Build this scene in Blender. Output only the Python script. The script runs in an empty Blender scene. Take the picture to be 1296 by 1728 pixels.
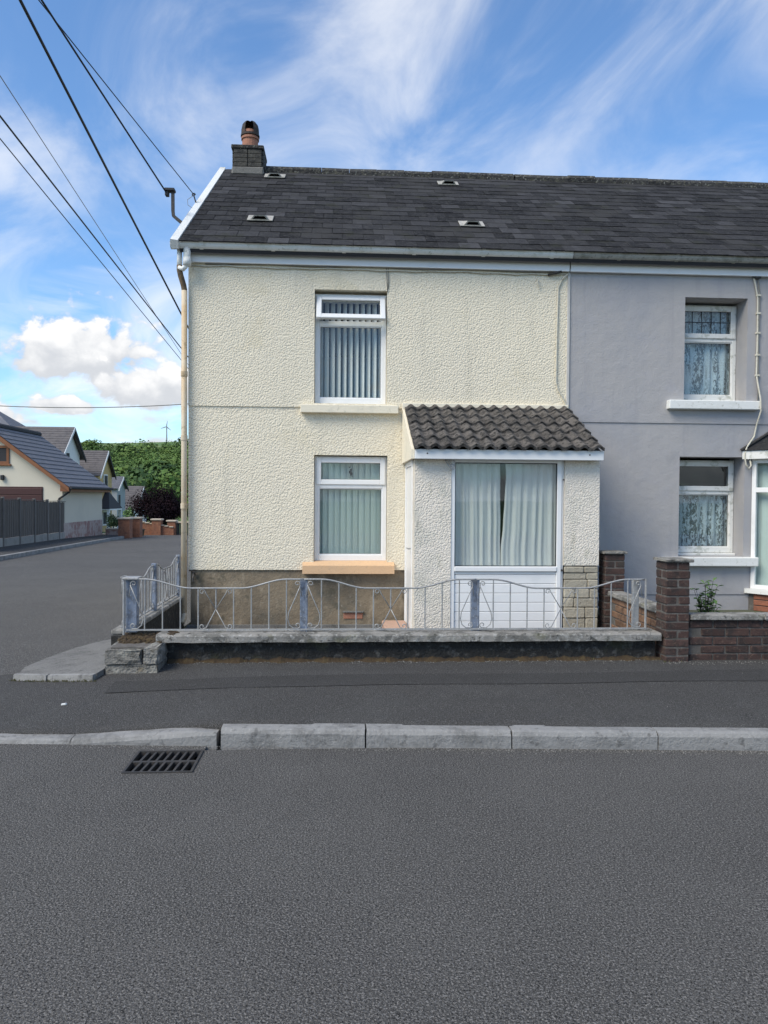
import bpy, bmesh, math, random
from mathutils import Vector, Matrix
random.seed(7)
R = math.radians
scn = bpy.context.scene
col = scn.collection

# ------------------------------------------------------------------ camera
YAW, PITCH, ROLL, CAMH = R(3.37), .02, .007, 1.57
fw = Vector((math.sin(YAW)*math.cos(PITCH), math.cos(YAW)*math.cos(PITCH), -math.sin(PITCH)))
r0 = Vector((math.cos(YAW), -math.sin(YAW), 0)); u0 = r0.cross(fw)
rt = r0*math.cos(ROLL)+u0*math.sin(ROLL); up = u0*math.cos(ROLL)-r0*math.sin(ROLL)
cam = bpy.data.cameras.new('camera'); camo = bpy.data.objects.new('camera', cam); col.objects.link(camo)
camo.matrix_world = Matrix(((rt.x, up.x, -fw.x, 0), (rt.y, up.y, -fw.y, 0), (rt.z, up.z, -fw.z, CAMH), (0, 0, 0, 1)))
cam.sensor_fit = 'HORIZONTAL'; cam.sensor_width = 36; cam.lens = 36*1250/1296
cam.clip_start = .05; cam.clip_end = 3000
scn.camera = camo

# ------------------------------------------------------------------ light and exposure
SUN_EL, SUN_AZ = 46, -126        # degrees; azimuth measured from +Y (into the house) towards +X
sd = Vector((math.sin(R(SUN_AZ))*math.cos(R(SUN_EL)), math.cos(R(SUN_AZ))*math.cos(R(SUN_EL)), math.sin(R(SUN_EL))))
sl = bpy.data.lights.new('sun', 'SUN'); so = bpy.data.objects.new('sun', sl); col.objects.link(so)
sl.energy = 2.6; sl.angle = R(32); sl.color = (1, .92, .78)
so.rotation_euler = sd.to_track_quat('Z', 'Y').to_euler(); so.location = (-20, -10, 30)
scn.view_settings.view_transform = 'Standard'; scn.view_settings.look = 'None'
scn.view_settings.gamma = 1; scn.view_settings.exposure = 0.56
scn.view_settings.use_curve_mapping = False

# ------------------------------------------------------------------ node helpers
class NT:
    def __init__(s, tree): s.t = tree; s.n = tree.nodes; s.l = tree.links
    def new(s, typ, **kw):
        n = s.n.new(typ)
        for k, v in kw.items(): setattr(n, k, v)
        return n
    def put(s, sock, v):
        if v is None: return
        if hasattr(v, 'is_output'): s.l.new(v, sock)
        else:
            try: sock.default_value = v
            except Exception: sock.default_value = (*v, 1)
    def m(s, op, a, b=None, c=None, clamp=False):
        n = s.new('ShaderNodeMath', operation=op, use_clamp=clamp)
        s.put(n.inputs[0], a); s.put(n.inputs[1], b); s.put(n.inputs[2], c)
        return n.outputs[0]
    def mix(s, f, a, b, typ='MIX'):
        n = s.new('ShaderNodeMix', data_type='RGBA', blend_type=typ)
        n.clamp_factor = True
        s.put(n.inputs[0], f)
        for i, v in ((6, a), (7, b)):
            if hasattr(v, 'is_output'): s.l.new(v, n.inputs[i])
            else: n.inputs[i].default_value = (*v[:3], 1)
        return n.outputs[2]
    def ramp(s, f, lo, hi):
        n = s.new('ShaderNodeMapRange', interpolation_type='SMOOTHSTEP')
        s.put(n.inputs[0], f); n.inputs[1].default_value = lo; n.inputs[2].default_value = hi
        return n.outputs[0]
    def vec(s, x, y, z):
        n = s.new('ShaderNodeCombineXYZ'); s.put(n.inputs[0], x); s.put(n.inputs[1], y); s.put(n.inputs[2], z); return n.outputs[0]
    def noise(s, vec, scale, detail=4, rough=.55, dist=0):
        n = s.new('ShaderNodeTexNoise'); s.put(n.inputs['Vector'], vec)
        n.inputs['Scale'].default_value = scale; n.inputs['Detail'].default_value = detail
        n.inputs['Roughness'].default_value = rough; n.inputs['Distortion'].default_value = dist
        return n.outputs[0]
    def voro(s, vec, scale, feat='F1', rnd=1):
        n = s.new('ShaderNodeTexVoronoi', feature=feat); s.put(n.inputs['Vector'], vec)
        n.inputs['Scale'].default_value = scale; n.inputs['Randomness'].default_value = rnd
        return n.outputs[0]
    def scale(s, vec, x, y, z):
        n = s.new('ShaderNodeVectorMath', operation='MULTIPLY'); s.put(n.inputs[0], vec); n.inputs[1].default_value = (x, y, z); return n.outputs[0]

# ------------------------------------------------------------------ world: daylight sky with cirrus and fair-weather cumulus
world = bpy.data.worlds.new('World'); scn.world = world; world.use_nodes = True
w = NT(world.node_tree); w.n.clear()
sky = w.new('ShaderNodeTexSky', sky_type='NISHITA'); sky.sun_disc = False
sky.sun_elevation = R(SUN_EL); sky.sun_rotation = R(SUN_AZ)
sky.air_density = 1.0; sky.dust_density = .35; sky.ozone_density = 1.6
tc = w.new('ShaderNodeTexCoord'); dirv = tc.outputs['Generated']
sep = w.new('ShaderNodeSeparateXYZ'); w.l.new(dirv, sep.inputs[0]); dx, dy, dz = sep.outputs
el = w.m('ARCSINE', dz); az = w.m('ARCTAN2', dx, dy)
dzp = w.m('ADD', w.m('MAXIMUM', dz, 0.0), .18)
px = w.m('DIVIDE', dx, dzp); py = w.m('DIVIDE', dy, dzp)
# cirrus: streaky, wind-drawn
ang = R(24)
qx = w.m('ADD', w.m('MULTIPLY', px, math.cos(ang)), w.m('MULTIPLY', py, math.sin(ang)))
qy = w.m('SUBTRACT', w.m('MULTIPLY', py, math.cos(ang)), w.m('MULTIPLY', px, math.sin(ang)))
cv = w.vec(w.m('MULTIPLY', qx, 1.35), w.m('MULTIPLY', qy, .8), 6.3)
c1 = w.noise(cv, 1.9, 7, .58, .8)
c2 = w.noise(w.vec(w.m('MULTIPLY', qx, .5), w.m('MULTIPLY', qy, .4), 9.1), 1.1, 3, .5, .3)
cir = w.m('MULTIPLY', w.ramp(c1, .35, .76), w.ramp(c2, .25, .62))
low = w.ramp(el, R(22), R(4))
hz = w.noise(w.vec(w.m('MULTIPLY', az, 5.0), w.m('MULTIPLY', el, 24.0), 1.3), 1.0, 5, .55, .5)
band = w.m('MULTIPLY', w.ramp(hz, .47, .74), low)
cir = w.m('MAXIMUM', w.m('MULTIPLY', cir, .86), w.m('MULTIPLY', band, .8))
# cumulus: heaps low over the hill
dn = w.noise(w.vec(w.m('MULTIPLY', az, 28.0), w.m('MULTIPLY', el, 34.0), 2.2), 1.0, 6, .52, .15)
dn2 = w.noise(w.vec(w.m('MULTIPLY', az, 9.0), w.m('MULTIPLY', el, 22.0), 5.5), 1.0, 5, .5, .1)
def heap(a0, e0, ra, re, flat=.45):
    u_ = w.m('DIVIDE', w.m('SUBTRACT', az, R(a0)), R(ra))
    v_ = w.m('DIVIDE', w.m('SUBTRACT', el, R(e0)), R(re))
    vv = w.m('MAXIMUM', v_, w.m('MULTIPLY', v_, -1/flat))
    d_ = w.m('SQRT', w.m('ADD', w.m('MULTIPLY', u_, u_), w.m('MULTIPLY', vv, vv)))
    d_ = w.m('ADD', d_, w.m('MULTIPLY', w.m('SUBTRACT', dn, .5), -2.3))
    return w.ramp(d_, 1.05, .72), v_
mask = None; shade = None
for args in ((-18.6, 9.6, 5.0, 3.6, .6), (-14.2, 7.6, 4.6, 2.4, .6), (-20.2, 6.2, 2.4, 1.0, .5), (-26.0, 5.0, 4.2, 2.2, .6)):
    mk, vv = heap(*args)
    sh = w.ramp(w.m('ADD', vv, w.m('MULTIPLY', w.m('SUBTRACT', dn, .5), 2.6)), -.4, .95)
    if mask is None: mask, shade = mk, w.m('MULTIPLY', sh, mk)
    else:
        shade = w.m('MAXIMUM', shade, w.m('MULTIPLY', sh, mk)); mask = w.m('MAXIMUM', mask, mk)
lowc = w.ramp(w.m('ADD', dn2, w.m('MULTIPLY', el, -1.9)), .35, .46)
lows = w.ramp(dn, .35, .62)
mask2 = w.m('MAXIMUM', mask, w.m('MULTIPLY', lowc, .92))
shade = w.m('MAXIMUM', shade, w.m('MULTIPLY', lows, lowc))
skyb = w.mix(1, sky.outputs[0], (.76, .98, 1.16), 'MULTIPLY')
c = w.mix(cir, skyb, (5.7, 5.75, 5.85))
cum = w.mix(shade, (3.7, 3.85, 4.1), (5.7, 5.7, 5.7))
c = w.mix(mask2, c, cum)
bg = w.new('ShaderNodeBackground'); w.l.new(c, bg.inputs[0]); bg.inputs[1].default_value = .128
wo = w.new('ShaderNodeOutputWorld'); w.l.new(bg.outputs[0], wo.inputs[0])

# ------------------------------------------------------------------ materials
MATS = {}
def mat(name, base, rough=.8, var=(), bumps=(), rnd=0.0, rndcol=None, metal=0.0, spec=.5, streak=None, trans=0):
    """var: (scale, lo, hi, colour, amount[, stretch xyz]); bumps: (kind, scale, distance)"""
    m = bpy.data.materials.new(name); m.use_nodes = True; MATS[name] = m
    t = NT(m.node_tree); t.n.clear()
    out = t.new('ShaderNodeOutputMaterial'); b = t.new('ShaderNodeBsdfPrincipled'); t.l.new(b.outputs[0], out.inputs[0])
    g = t.new('ShaderNodeNewGeometry'); pos = g.outputs['Position']
    c_ = tuple(base)
    if rnd or rndcol:
        oi = t.new('ShaderNodeObjectInfo'); rv = oi.outputs['Random']
        if rndcol: c_ = t.mix(t.m('POWER', rv, 1.6), c_, rndcol)
        if rnd:
            k = t.m('ADD', t.m('MULTIPLY', t.m('FRACT', t.m('MULTIPLY', rv, 17.3)), 2*rnd), 1-rnd)
            hs = t.new('ShaderNodeHueSaturation'); t.put(hs.inputs['Color'], c_); t.put(hs.inputs['Value'], k); c_ = hs.outputs[0]
    for v in var:
        p = t.scale(pos, *v[5]) if len(v) > 5 else pos
        f = t.m('MULTIPLY', t.ramp(t.noise(p, v[0], 4, .6), v[1], v[2]), v[4])
        c_ = t.mix(f, c_, v[3])
    t.put(b.inputs['Base Color'], c_)
    b.inputs['Roughness'].default_value = rough; b.inputs['Metallic'].default_value = metal
    b.inputs['Specular IOR Level'].default_value = spec
    h = None
    for kind, sc, dist in bumps:
        x = t.noise(pos, sc, 5, .6) if kind == 'n' else t.m('SUBTRACT', 1, t.voro(pos, sc)) if kind == 'v' else t.noise(t.scale(pos, 1, 1, .04), sc, 3, .5)
        x = t.m('MULTIPLY', x, dist); h = x if h is None else t.m('ADD', h, x)
    if h is not None:
        bp = t.new('ShaderNodeBump'); bp.inputs['Strength'].default_value = 1; bp.inputs['Distance'].default_value = 1
        t.l.new(h, bp.inputs['Height']); t.l.new(bp.outputs[0], b.inputs['Normal'])
    return m

mat('asphalt', (.061, .0575, .053), .9, [(1.1, .38, .66, (.080, .0755, .0695), .9), (.35, .45, .65, (.047, .0445, .0415), .7), (.8, .60, .68, (.095, .09, .083), .45, (1, .5, 1)), (2.3, .60, .72, (.07, .067, .063), .6, (.35, 1.6, 1)), (14, .62, .72, (.035, .033, .031), .5), (120, .50, .62, (.20, .19, .178), 1), (105, .48, .38, (.010, .0095, .009), 1), (260, .54, .64, (.26, .25, .235), .8)], [('v', 120, .005), ('n', 210, .005), ('n', 30, .004)], spec=.3)
mat('pave_tar', (.050, .0472, .044), .92, [(1.6, .4, .7, (.062, .060, .057), .8), (6, .5, .72, (.045, .043, .043), .6), (140, .50, .64, (.16, .156, .15), .85), (110, .46, .35, (.018, .018, .018), .8)], [('v', 130, .006), ('n', 260, .004)], spec=.3)
mat('patch_tar', (.040, .038, .0357), .93, [(2.2, .4, .7, (.046, .0445, .043), .7), (150, .51, .66, (.12, .118, .115), .8), (110, .46, .35, (.016, .016, .016), .8)], [('v', 140, .005)], spec=.3)
mat('kerb_con', (.25, .245, .235), .88, [(5, .42, .66, (.12, .117, .11), .75), (.9, .45, .65, (.22, .22, .215), .5), (60, .5, .75, (.36, .35, .33), .5), (18, .56, .70, (.07, .068, .064), .6)], [('n', 40, .008), ('v', 140, .0015)])
mat('concrete', (.155, .15, .14), .9, [(3, .42, .66, (.085, .082, .076), .7), (70, .5, .68, (.25, .24, .22), .6), (12, .58, .7, (.07, .07, .06), .7)], [('n', 40, .006), ('v', 110, .002)])
mat('coping', (.25, .237, .215), .9, [(7, .44, .60, (.10, .096, .085), .8), (28, .5, .68, (.5, .49, .46), .5), (17, .57, .68, (.035, .035, .03), .85), (5, .58, .72, (.12, .12, .06), .5)], [('n', 45, .008), ('v', 120, .002)])
mat('grime_wall', (.028, .0265, .024), .95, [(5, .45, .65, (.028, .027, .024), .8), (16, .52, .7, (.12, .115, .105), .7), (3, .56, .7, (.06, .06, .03), .6)], [('n', 14, .05), ('n', 45, .025)])
mat('old_stone', (.20, .19, .17), .95, [(14, .48, .65, (.07, .068, .06), .8), (8, .53, .7, (.34, .325, .28), .7), (5, .58, .7, (.12, .09, .045), .6)], [('n', 26, .018), ('v', 60, .006)], rnd=.22)
mat('moss', (.05, .032, .016), 1, [(20, .45, .65, (.085, .06, .025), .8), (40, .5, .7, (.03, .022, .012), .8)], [('n', 90, .012)])
mat('roughcast', (.77, .695, .545), .93, [(.7, .4, .7, (.73, .665, .535), .6), (5, .52, .75, (.53, .49, .39), .4, (1, 1, .12)), (1.6, .56, .72, (.70, .62, .45), .6), (28, .36, .24, (.5, .48, .4), .5)], [('v', 48, .008), ('n', 80, .007), ('n', 12, .005)], spec=.2)
mat('smooth_cream', (.77, .70, .555), .9, [(4, .5, .72, (.5, .48, .4), .4), (20, .58, .7, (.4, .38, .3), .4)], [('n', 50, .003)], spec=.25)
mat('porch_render', (.76, .69, .59), .93, [(3, .45, .7, (.54, .52, .44), .6), (9, .56, .72, (.42, .4, .31), .5, (1, 1, .4))], [('v', 60, .008), ('n', 60, .008)], spec=.2)
mat('plinth_brown', (.215, .172, .118), .9, [(2.2, .42, .66, (.125, .10, .07), .85), (9, .5, .70, (.32, .265, .19), .7, (1, 1, .35)), (4, .58, .68, (.07, .065, .045), .7), (1.2, .52, .66, (.11, .105, .085), .7), (26, .62, .72, (.36, .33, .28), .7)], [('n', 18, .012), ('n', 70, .004)])
mat('lavender', (.385, .37, .365), .88, [(7, .52, .74, (.29, .285, .30), .4, (1, 1, .07)), (1.7, .6, .72, (.285, .28, .285), .5, (1, 1, .5)), (.9, .4, .7, (.31, .315, .342), .7), (4, .5, .75, (.355, .35, .372), .5)], [('n', 120, .005), ('n', 7, .010)], spec=.25)
mat('lav_white', (.52, .50, .47), .85, [(3, .45, .7, (.44, .42, .39), .6)], [('n', 120, .002)])
mat('slate', (.012, .0117, .0128), .85, [(9, .45, .7, (.024, .0235, .0255), .7), (34, .52, .66, (.062, .061, .058), .6, (.45, 1, 1)), (60, .57, .68, (.12, .12, .11), .5), (1.3, .52, .68, (.040, .039, .038), .8), (3, .56, .7, (.03, .031, .022), .6)], [('n', 30, .004), ('n', 110, .0015)], rnd=.32, rndcol=(.048, .0475, .051), spec=.14)
mat('slate_body', (.03, .03, .034), .8)
mat('ridge_tile', (.035, .034, .034), .95, [(14, .48, .64, (.09, .085, .065), .8), (30, .56, .68, (.26, .26, .23), .7)], [('n', 26, .03), ('n', 80, .01)], rnd=.3)
mat('con_tile', (.11, .098, .087), .95, [(9, .42, .62, (.03, .027, .024), .85), (40, .54, .7, (.17, .155, .14), .6), (22, .53, .62, (.010, .0095, .0085), .95)], [('n', 45, .008), ('v', 120, .003)], rnd=.2)
mat('upvc', (.78, .775, .76), .35, [(5, .5, .75, (.62, .64, .64), .35)], spec=.5)
mat('upvc_dirty', (.74, .74, .71), .5, [(6, .48, .68, (.56, .57, .51), .6), (20, .58, .70, (.3, .31, .25), .6), (1.4, .5, .65, (.7, .7, .68), .6)], [('n', 40, .002)])
mat('gutter_old', (.38, .36, .32), .6, [(8, .45, .65, (.22, .22, .18), .8), (30, .54, .7, (.12, .12, .1), .7)], [('n', 40, .003)])
mat('upvc_yard', (.70, .695, .66), .5, [(12, .52, .68, (.35, .36, .3), .7)], [('n', 60, .002)])
mat('peach', (.64, .42, .245), .8, [(4, .45, .7, (.55, .37, .23), .6), (30, .56, .72, (.4, .3, .2), .5)], [('n', 40, .003)])
mat('pipe_cream', (.60, .50, .36), .55, [(3, .45, .65, (.52, .36, .19), .7), (12, .56, .7, (.26, .2, .11), .7)], [('n', 40, .002)])
mat('pipe_brown', (.14, .09, .045), .7, [(14, .45, .65, (.05, .04, .03), .8)], [('n', 50, .003)])
mat('white_paint', (.72, .72, .69), .6, [(4, .48, .7, (.6, .59, .54), .6), (24, .58, .72, (.38, .37, .31), .6)], [('n', 50, .003)])
mat('galv', (.36, .355, .34), .55, [(20, .46, .66, (.24, .25, .27), .7), (60, .56, .7, (.6, .61, .62), .6), (9, .6, .72, (.2, .15, .1), .5)], [('n', 90, .001)], metal=.35)
mat('galv_blue', (.20, .235, .30), .6, [(14, .46, .64, (.12, .13, .15), .8), (40, .57, .68, (.42, .43, .44), .8)], [('n', 90, .0015)], metal=.25)
mat('brick', (.058, .032, .026), .93, [(12, .44, .64, (.03, .023, .021), .85), (35, .55, .7, (.14, .09, .065), .6), (60, .66, .75, (.5, .46, .4), .6), (4, .58, .7, (.04, .04, .035), .7)], [('n', 50, .006), ('n', 16, .006)], rnd=.3)
mat('brick_brown', (.165, .092, .055), .93, [(14, .46, .66, (.085, .05, .034), .8), (40, .55, .7, (.24, .17, .11), .6)], [('n', 50, .006)], rnd=.28)
mat('brick_bay', (.27, .105, .06), .9, [(14, .46, .66, (.17, .07, .045), .7)], [('n', 50, .004)], rnd=.2)
mat('mortar', (.10, .09, .08), 1, [(20, .45, .7, (.2, .19, .17), .6), (5, .5, .7, (.05, .05, .04), .7)], [('n', 70, .006)])
mat('clad_stone', (.40, .36, .28), .93, [(9, .45, .68, (.31, .275, .21), .7), (40, .55, .72, (.46, .42, .33), .6), (20, .6, .7, (.17, .15, .11), .6)], [('n', 30, .012), ('n', 90, .004)], rnd=.16)
mat('iron_dark', (.06, .056, .053), .6, [(30, .5, .7, (.11, .09, .075), .7)], [('n', 90, .001)], metal=.5)
mat('black', (.008, .008, .008), 1)
mat('unlit_interior', (.035, .033, .03), .95)  # near-black: indoor shade put into the surface colour
mat('terracotta', (.34, .155, .10), .85, [(10, .45, .7, (.24, .12, .08), .7)], [('n', 40, .004)])
mat('terra_dark', (.035, .03, .028), .85, [(12, .5, .7, (.12, .06, .04), .6)])
mat('chimney_br', (.055, .052, .046), .95, [(10, .45, .65, (.02, .02, .02), .8), (30, .54, .7, (.14, .135, .115), .5)], [('n', 30, .015)], rnd=.3)
mat('cable_black', (.012, .014, .018), .6)
mat('cable_cream', (.55, .52, .43), .7, [(30, .5, .7, (.3, .27, .2), .6)])
mat('cable_grey', (.2, .19, .17), .7)
mat('blind', (.80, .79, .75), .85, [(3, .45, .7, (.75, .74, .71), .5)], rnd=.07)
mat('blind_green', (.54, .61, .575), .85, rnd=.05)
mat('curtain', (.62, .612, .585), .9, [(3, .45, .7, (.60, .595, .57), .5)], [('n', 90, .001)])
mat('pink_step', (.44, .285, .215), .85, [(8, .45, .7, (.34, .24, .19), .6)], [('n', 40, .004)])
mat('leaf', (.065, .135, .035), .6, [(8, .45, .7, (.11, .19, .04), .7)], rnd=.2)
mat('dry_leaf', (.16, .14, .06), .7, [(30, .45, .7, (.07, .1, .03), .8)])
mat('purple_leaf', (.010, .006, .009), .8, [(2.2, .45, .68, (.024, .011, .014), .8), (5, .58, .72, (.045, .03, .018), .5)], spec=.08)
mat('hedge_leaf', (.025, .055, .02), .65, [(3, .45, .7, (.05, .09, .03), .7)])
mat('bark', (.06, .05, .04), .95, [], [('n', 30, .02)])
mat('fence_wood', (.125, .105, .088), .9, [(20, .42, .68, (.065, .056, .05), .85, (1, 1, .05)), (60, .5, .7, (.15, .14, .135), .5, (1, 1, .05))], [('w', 30, .01)], rnd=.2)
mat('fence_post', (.17, .155, .14), .9, [(20, .45, .7, (.1, .09, .085), .7, (1, 1, .08))], rnd=.2)
mat('gravel_board', (.28, .265, .24), .9, [(4, .45, .7, (.18, .17, .15), .7)], rnd=.15)
mat('bg_cream', (.62, .57, .46), .9, [(.6, .45, .7, (.54, .5, .41), .5)], [('n', 20, .004)])
mat('bg_white', (.74, .74, .74), .85)
mat('bg_yellow', (.52, .37, .17), .88, [(.8, .45, .7, (.45, .32, .15), .5)])
mat('bg_grey', (.30, .33, .36), .85)
mat('bg_brickbase', (.42, .33, .29), .9, [(2.6, .45, .6, (.27, .12, .10), .75), (6, .5, .65, (.5, .45, .4), .5)])
mat('bg_tile', (.125, .13, .15), .8, [(5, .42, .68, (.085, .085, .10), .7, (1, 3, 1)), (2.2, .54, .7, (.20, .18, .18), .6), (9, .56, .7, (.2, .21, .23), .5)], spec=.5)
mat('bg_tile_brown', (.115, .105, .105), .85, [(3, .42, .68, (.075, .07, .075), .8), (8, .55, .7, (.17, .15, .14), .6)])
mat('verge_brown', (.22, .085, .03), .6, [(3, .45, .7, (.16, .06, .025), .6)])
mat('garage_door', (.055, .016, .013), .5)
mat('bg_brick', (.27, .115, .065), .9, [(9, .46, .62, (.17, .075, .05), .8), (14, .56, .7, (.40, .24, .14), .6)])
mat('bg_capstone', (.5, .43, .34), .9)
mat('grass', (.085, .15, .035), .95, [(.05, .42, .66, (.16, .2, .06), .8), (2, .45, .7, (.05, .1, .025), .6)])
mat('soil', (.09, .085, .06), .95, [(1.2, .45, .7, (.07, .1, .04), .8)], [('n', 20, .01)])
mat('bin_green', (.01, .03, .016), .5)
mat('turbine', (.25, .26, .28), .5)

def glass_mat(name, tint, gloss):
    m = bpy.data.materials.new(name); m.use_nodes = True; MATS[name] = m
    t = NT(m.node_tree); t.n.clear()
    out = t.new('ShaderNodeOutputMaterial'); tr = t.new('ShaderNodeBsdfTransparent'); tr.inputs[0].default_value = (*tint, 1)
    gl = t.new('ShaderNodeBsdfGlossy'); gl.inputs['Roughness'].default_value = .015; gl.inputs[0].default_value = (.9, .95, 1, 1)
    g = t.new('ShaderNodeNewGeometry')
    bp = t.new('ShaderNodeBump'); bp.inputs['Strength'].default_value = 1; bp.inputs['Distance'].default_value = 1
    t.put(bp.inputs['Height'], t.m('MULTIPLY', t.noise(g.outputs['Position'], 1.3, 1), .0012)); t.l.new(bp.outputs[0], gl.inputs['Normal'])
    lw = t.new('ShaderNodeLayerWeight'); lw.inputs[0].default_value = .5
    f = t.m('ADD', t.m('MULTIPLY', t.m('POWER', lw.outputs['Facing'], 5.0), .9), gloss, clamp=True)
    mx = t.new('ShaderNodeMixShader'); t.l.new(f, mx.inputs[0]); t.l.new(tr.outputs[0], mx.inputs[1]); t.l.new(gl.outputs[0], mx.inputs[2])
    t.l.new(mx.outputs[0], out.inputs[0]); return m
glass_mat('glass', (.93, .955, .95), .035)

def lace_mat():
    m = bpy.data.materials.new('lace'); m.use_nodes = True; MATS['lace'] = m
    t = NT(m.node_tree); t.n.clear()
    out = t.new('ShaderNodeOutputMaterial'); d = t.new('ShaderNodeBsdfDiffuse'); d.inputs[0].default_value = (.62, .7, .74, 1)
    tr = t.new('ShaderNodeBsdfTransparent'); g = t.new('ShaderNodeNewGeometry'); pos = g.outputs['Position']
    a = t.ramp(t.noise(t.scale(pos, 1, 1, .45), 34, 5, .6, .9), .45, .58)
    b = t.ramp(t.noise(t.scale(pos, 1, 1, .08), 14, 2, .5, .2), .5, .6)
    c_ = t.ramp(t.noise(pos, 90, 2), .35, .6)
    f = t.m('MULTIPLY', t.m('MAXIMUM', a, t.m('MULTIPLY', b, .9)), t.m('ADD', t.m('MULTIPLY', c_, .3), .6))
    f = t.m('ADD', t.m('MULTIPLY', f, .75), .24)
    mx = t.new('ShaderNodeMixShader'); t.l.new(f, mx.inputs[0]); t.l.new(tr.outputs[0], mx.inputs[1]); t.l.new(d.outputs[0], mx.inputs[2]); t.l.new(mx.outputs[0], out.inputs[0])
lace_mat()
def forest_mat():
    m = bpy.data.materials.new('forest'); m.use_nodes = True; MATS['forest'] = m
    t = NT(m.node_tree); b = t.n['Principled BSDF']
    at = t.new('ShaderNodeAttribute'); at.attribute_name = 'tint'; g = t.new('ShaderNodeNewGeometry')
    c_ = t.mix(t.m('MULTIPLY', t.ramp(t.noise(g.outputs['Position'], .8, 3), .4, .7), .5), at.outputs['Color'], (.10, .14, .04))
    t.put(b.inputs['Base Color'], c_); b.inputs['Roughness'].default_value = .75; b.inputs['Specular IOR Level'].default_value = .2
forest_mat()

# ------------------------------------------------------------------ mesh helpers
class MB:
    def __init__(s): s.v = []; s.f = []; s.mi = []
    def add(s, vs, fs, mi=0):
        o = len(s.v); s.v += [tuple(p) for p in vs]; s.f += [tuple(i+o for i in f) for f in fs]; s.mi += [mi]*len(fs); return s
    def box(s, x0, x1, y0, y1, z0, z1, mi=0):
        return s.add([(x0, y0, z0), (x1, y0, z0), (x1, y1, z0), (x0, y1, z0), (x0, y0, z1), (x1, y0, z1), (x1, y1, z1), (x0, y1, z1)],
                     [(0, 3, 2, 1), (4, 5, 6, 7), (0, 1, 5, 4), (1, 2, 6, 5), (2, 3, 7, 6), (3, 0, 4, 7)], mi)
    def cbox(s, x0, x1, y0, y1, z0, z1, c=.004, mi=0, jit=0):
        bm = bmesh.new(); bmesh.ops.create_cube(bm, size=1)
        for v in bm.verts:
            v.co = Vector(((x0+x1)/2+v.co.x*(x1-x0), (y0+y1)/2+v.co.y*(y1-y0), (z0+z1)/2+v.co.z*(z1-z0)))
        bmesh.ops.bevel(bm, geom=bm.edges[:], offset=c, segments=1, affect='EDGES', profile=.5)
        if jit:
            for v in bm.verts: v.co += Vector((random.uniform(-jit, jit), random.uniform(-jit, jit), random.uniform(-jit, jit)))
        bm.verts.index_update()
        s.add([v.co for v in bm.verts], [[v.index for v in f.verts] for f in bm.faces], mi); bm.free(); return s
    def prism(s, pts, axis, a, b, mi=0):
        """closed polygon pts (2D) extruded along axis from a to b. axis X: pts=(y,z); Y: pts=(x,z); Z: pts=(x,y)"""
        def P(p, t): return (t, p[0], p[1]) if axis == 'X' else (p[0], t, p[1]) if axis == 'Y' else (p[0], p[1], t)
        n = len(pts); vs = [P(p, a) for p in pts]+[P(p, b) for p in pts]
        fs = [tuple(range(n)), tuple(range(2*n-1, n-1, -1))]+[(i, n+i, n+(i+1) % n, (i+1) % n) for i in range(n)]
        return s.add(vs, fs, mi)
    def tube(s, pts, r, n=6, mi=0, flat=1, cap=True):
        pts = [Vector(p) for p in pts]; rings = []; N = len(pts); prev = None
        for i, p in enumerate(pts):
            d = (pts[min(i+1, N-1)]-pts[max(i-1, 0)]).normalized()
            if prev is None:
                a = Vector((0, 1, 0)) if abs(d.y) < .9 else Vector((1, 0, 0))
                a = (a-d*a.dot(d)).normalized()
            else: a = (prev-d*prev.dot(d)).normalized()
            prev = a; b = d.cross(a); rr = r[i] if isinstance(r, (list, tuple)) else r
            rings.append([p+a*math.cos(2*math.pi*k/n+math.pi/n)*rr*flat+b*math.sin(2*math.pi*k/n+math.pi/n)*rr for k in range(n)])
        vs = [q for ring in rings for q in ring]
        fs = [(i*n+k, i*n+(k+1) % n, (i+1)*n+(k+1) % n, (i+1)*n+k) for i in range(N-1) for k in range(n)]
        if cap: fs += [tuple(range(n-1, -1, -1)), tuple(range((N-1)*n, N*n))]
        return s.add(vs, fs, mi)
    def data(s, name, mats, smooth=False, fix=True):
        me = bpy.data.meshes.new(name); me.from_pydata(s.v, [], s.f)
        for m in (mats if isinstance(mats, (list, tuple)) else [mats]): me.materials.append(MATS[m])
        me.polygons.foreach_set('material_index', s.mi)
        if fix:
            bm = bmesh.new(); bm.from_mesh(me); bmesh.ops.recalc_face_normals(bm, faces=bm.faces[:]); bm.to_mesh(me); bm.free()
        if smooth: me.polygons.foreach_set('use_smooth', [True]*len(me.polygons))
        me.update(); return me
    def obj(s, name, mats, parent=None, smooth=False, fix=True):
        return link(name, s.data(name, mats, smooth, fix), parent)

def link(name, me, parent=None, loc=(0, 0, 0), rot=None):
    o = bpy.data.objects.new(name, me); col.objects.link(o)
    o.location = loc
    if rot: o.rotation_euler = rot
    if parent:
        o.parent = parent
        if parent.type == 'EMPTY': o.location = Vector(loc)-Vector(parent.location)
    return o
def tag(o, label, cat, group=None):
    o['label'] = label; o['category'] = cat
    if group: o['group'] = group
    return o
def thing(name, label, cat, loc, group=None):
    o = bpy.data.objects.new(name, None); col.objects.link(o); o.location = loc; o.empty_display_size = .2
    return tag(o, label, cat, group)
def struct(o): o['kind'] = 'structure'; return o
def stuff(o): o['kind'] = 'stuff'; return o
def lerp(a, b, t): return a+(b-a)*t
def clamp(x, a=0, b=1): return max(a, min(b, x))
def spiral(c, r, a0, a1, n=12, r1=.35):
    return [(c[0]+math.cos(lerp(a0, a1, i/n))*lerp(r, r*r1, i/n), c[1], c[2]+math.sin(lerp(a0, a1, i/n))*lerp(r, r*r1, i/n)) for i in range(n+1)]
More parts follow.
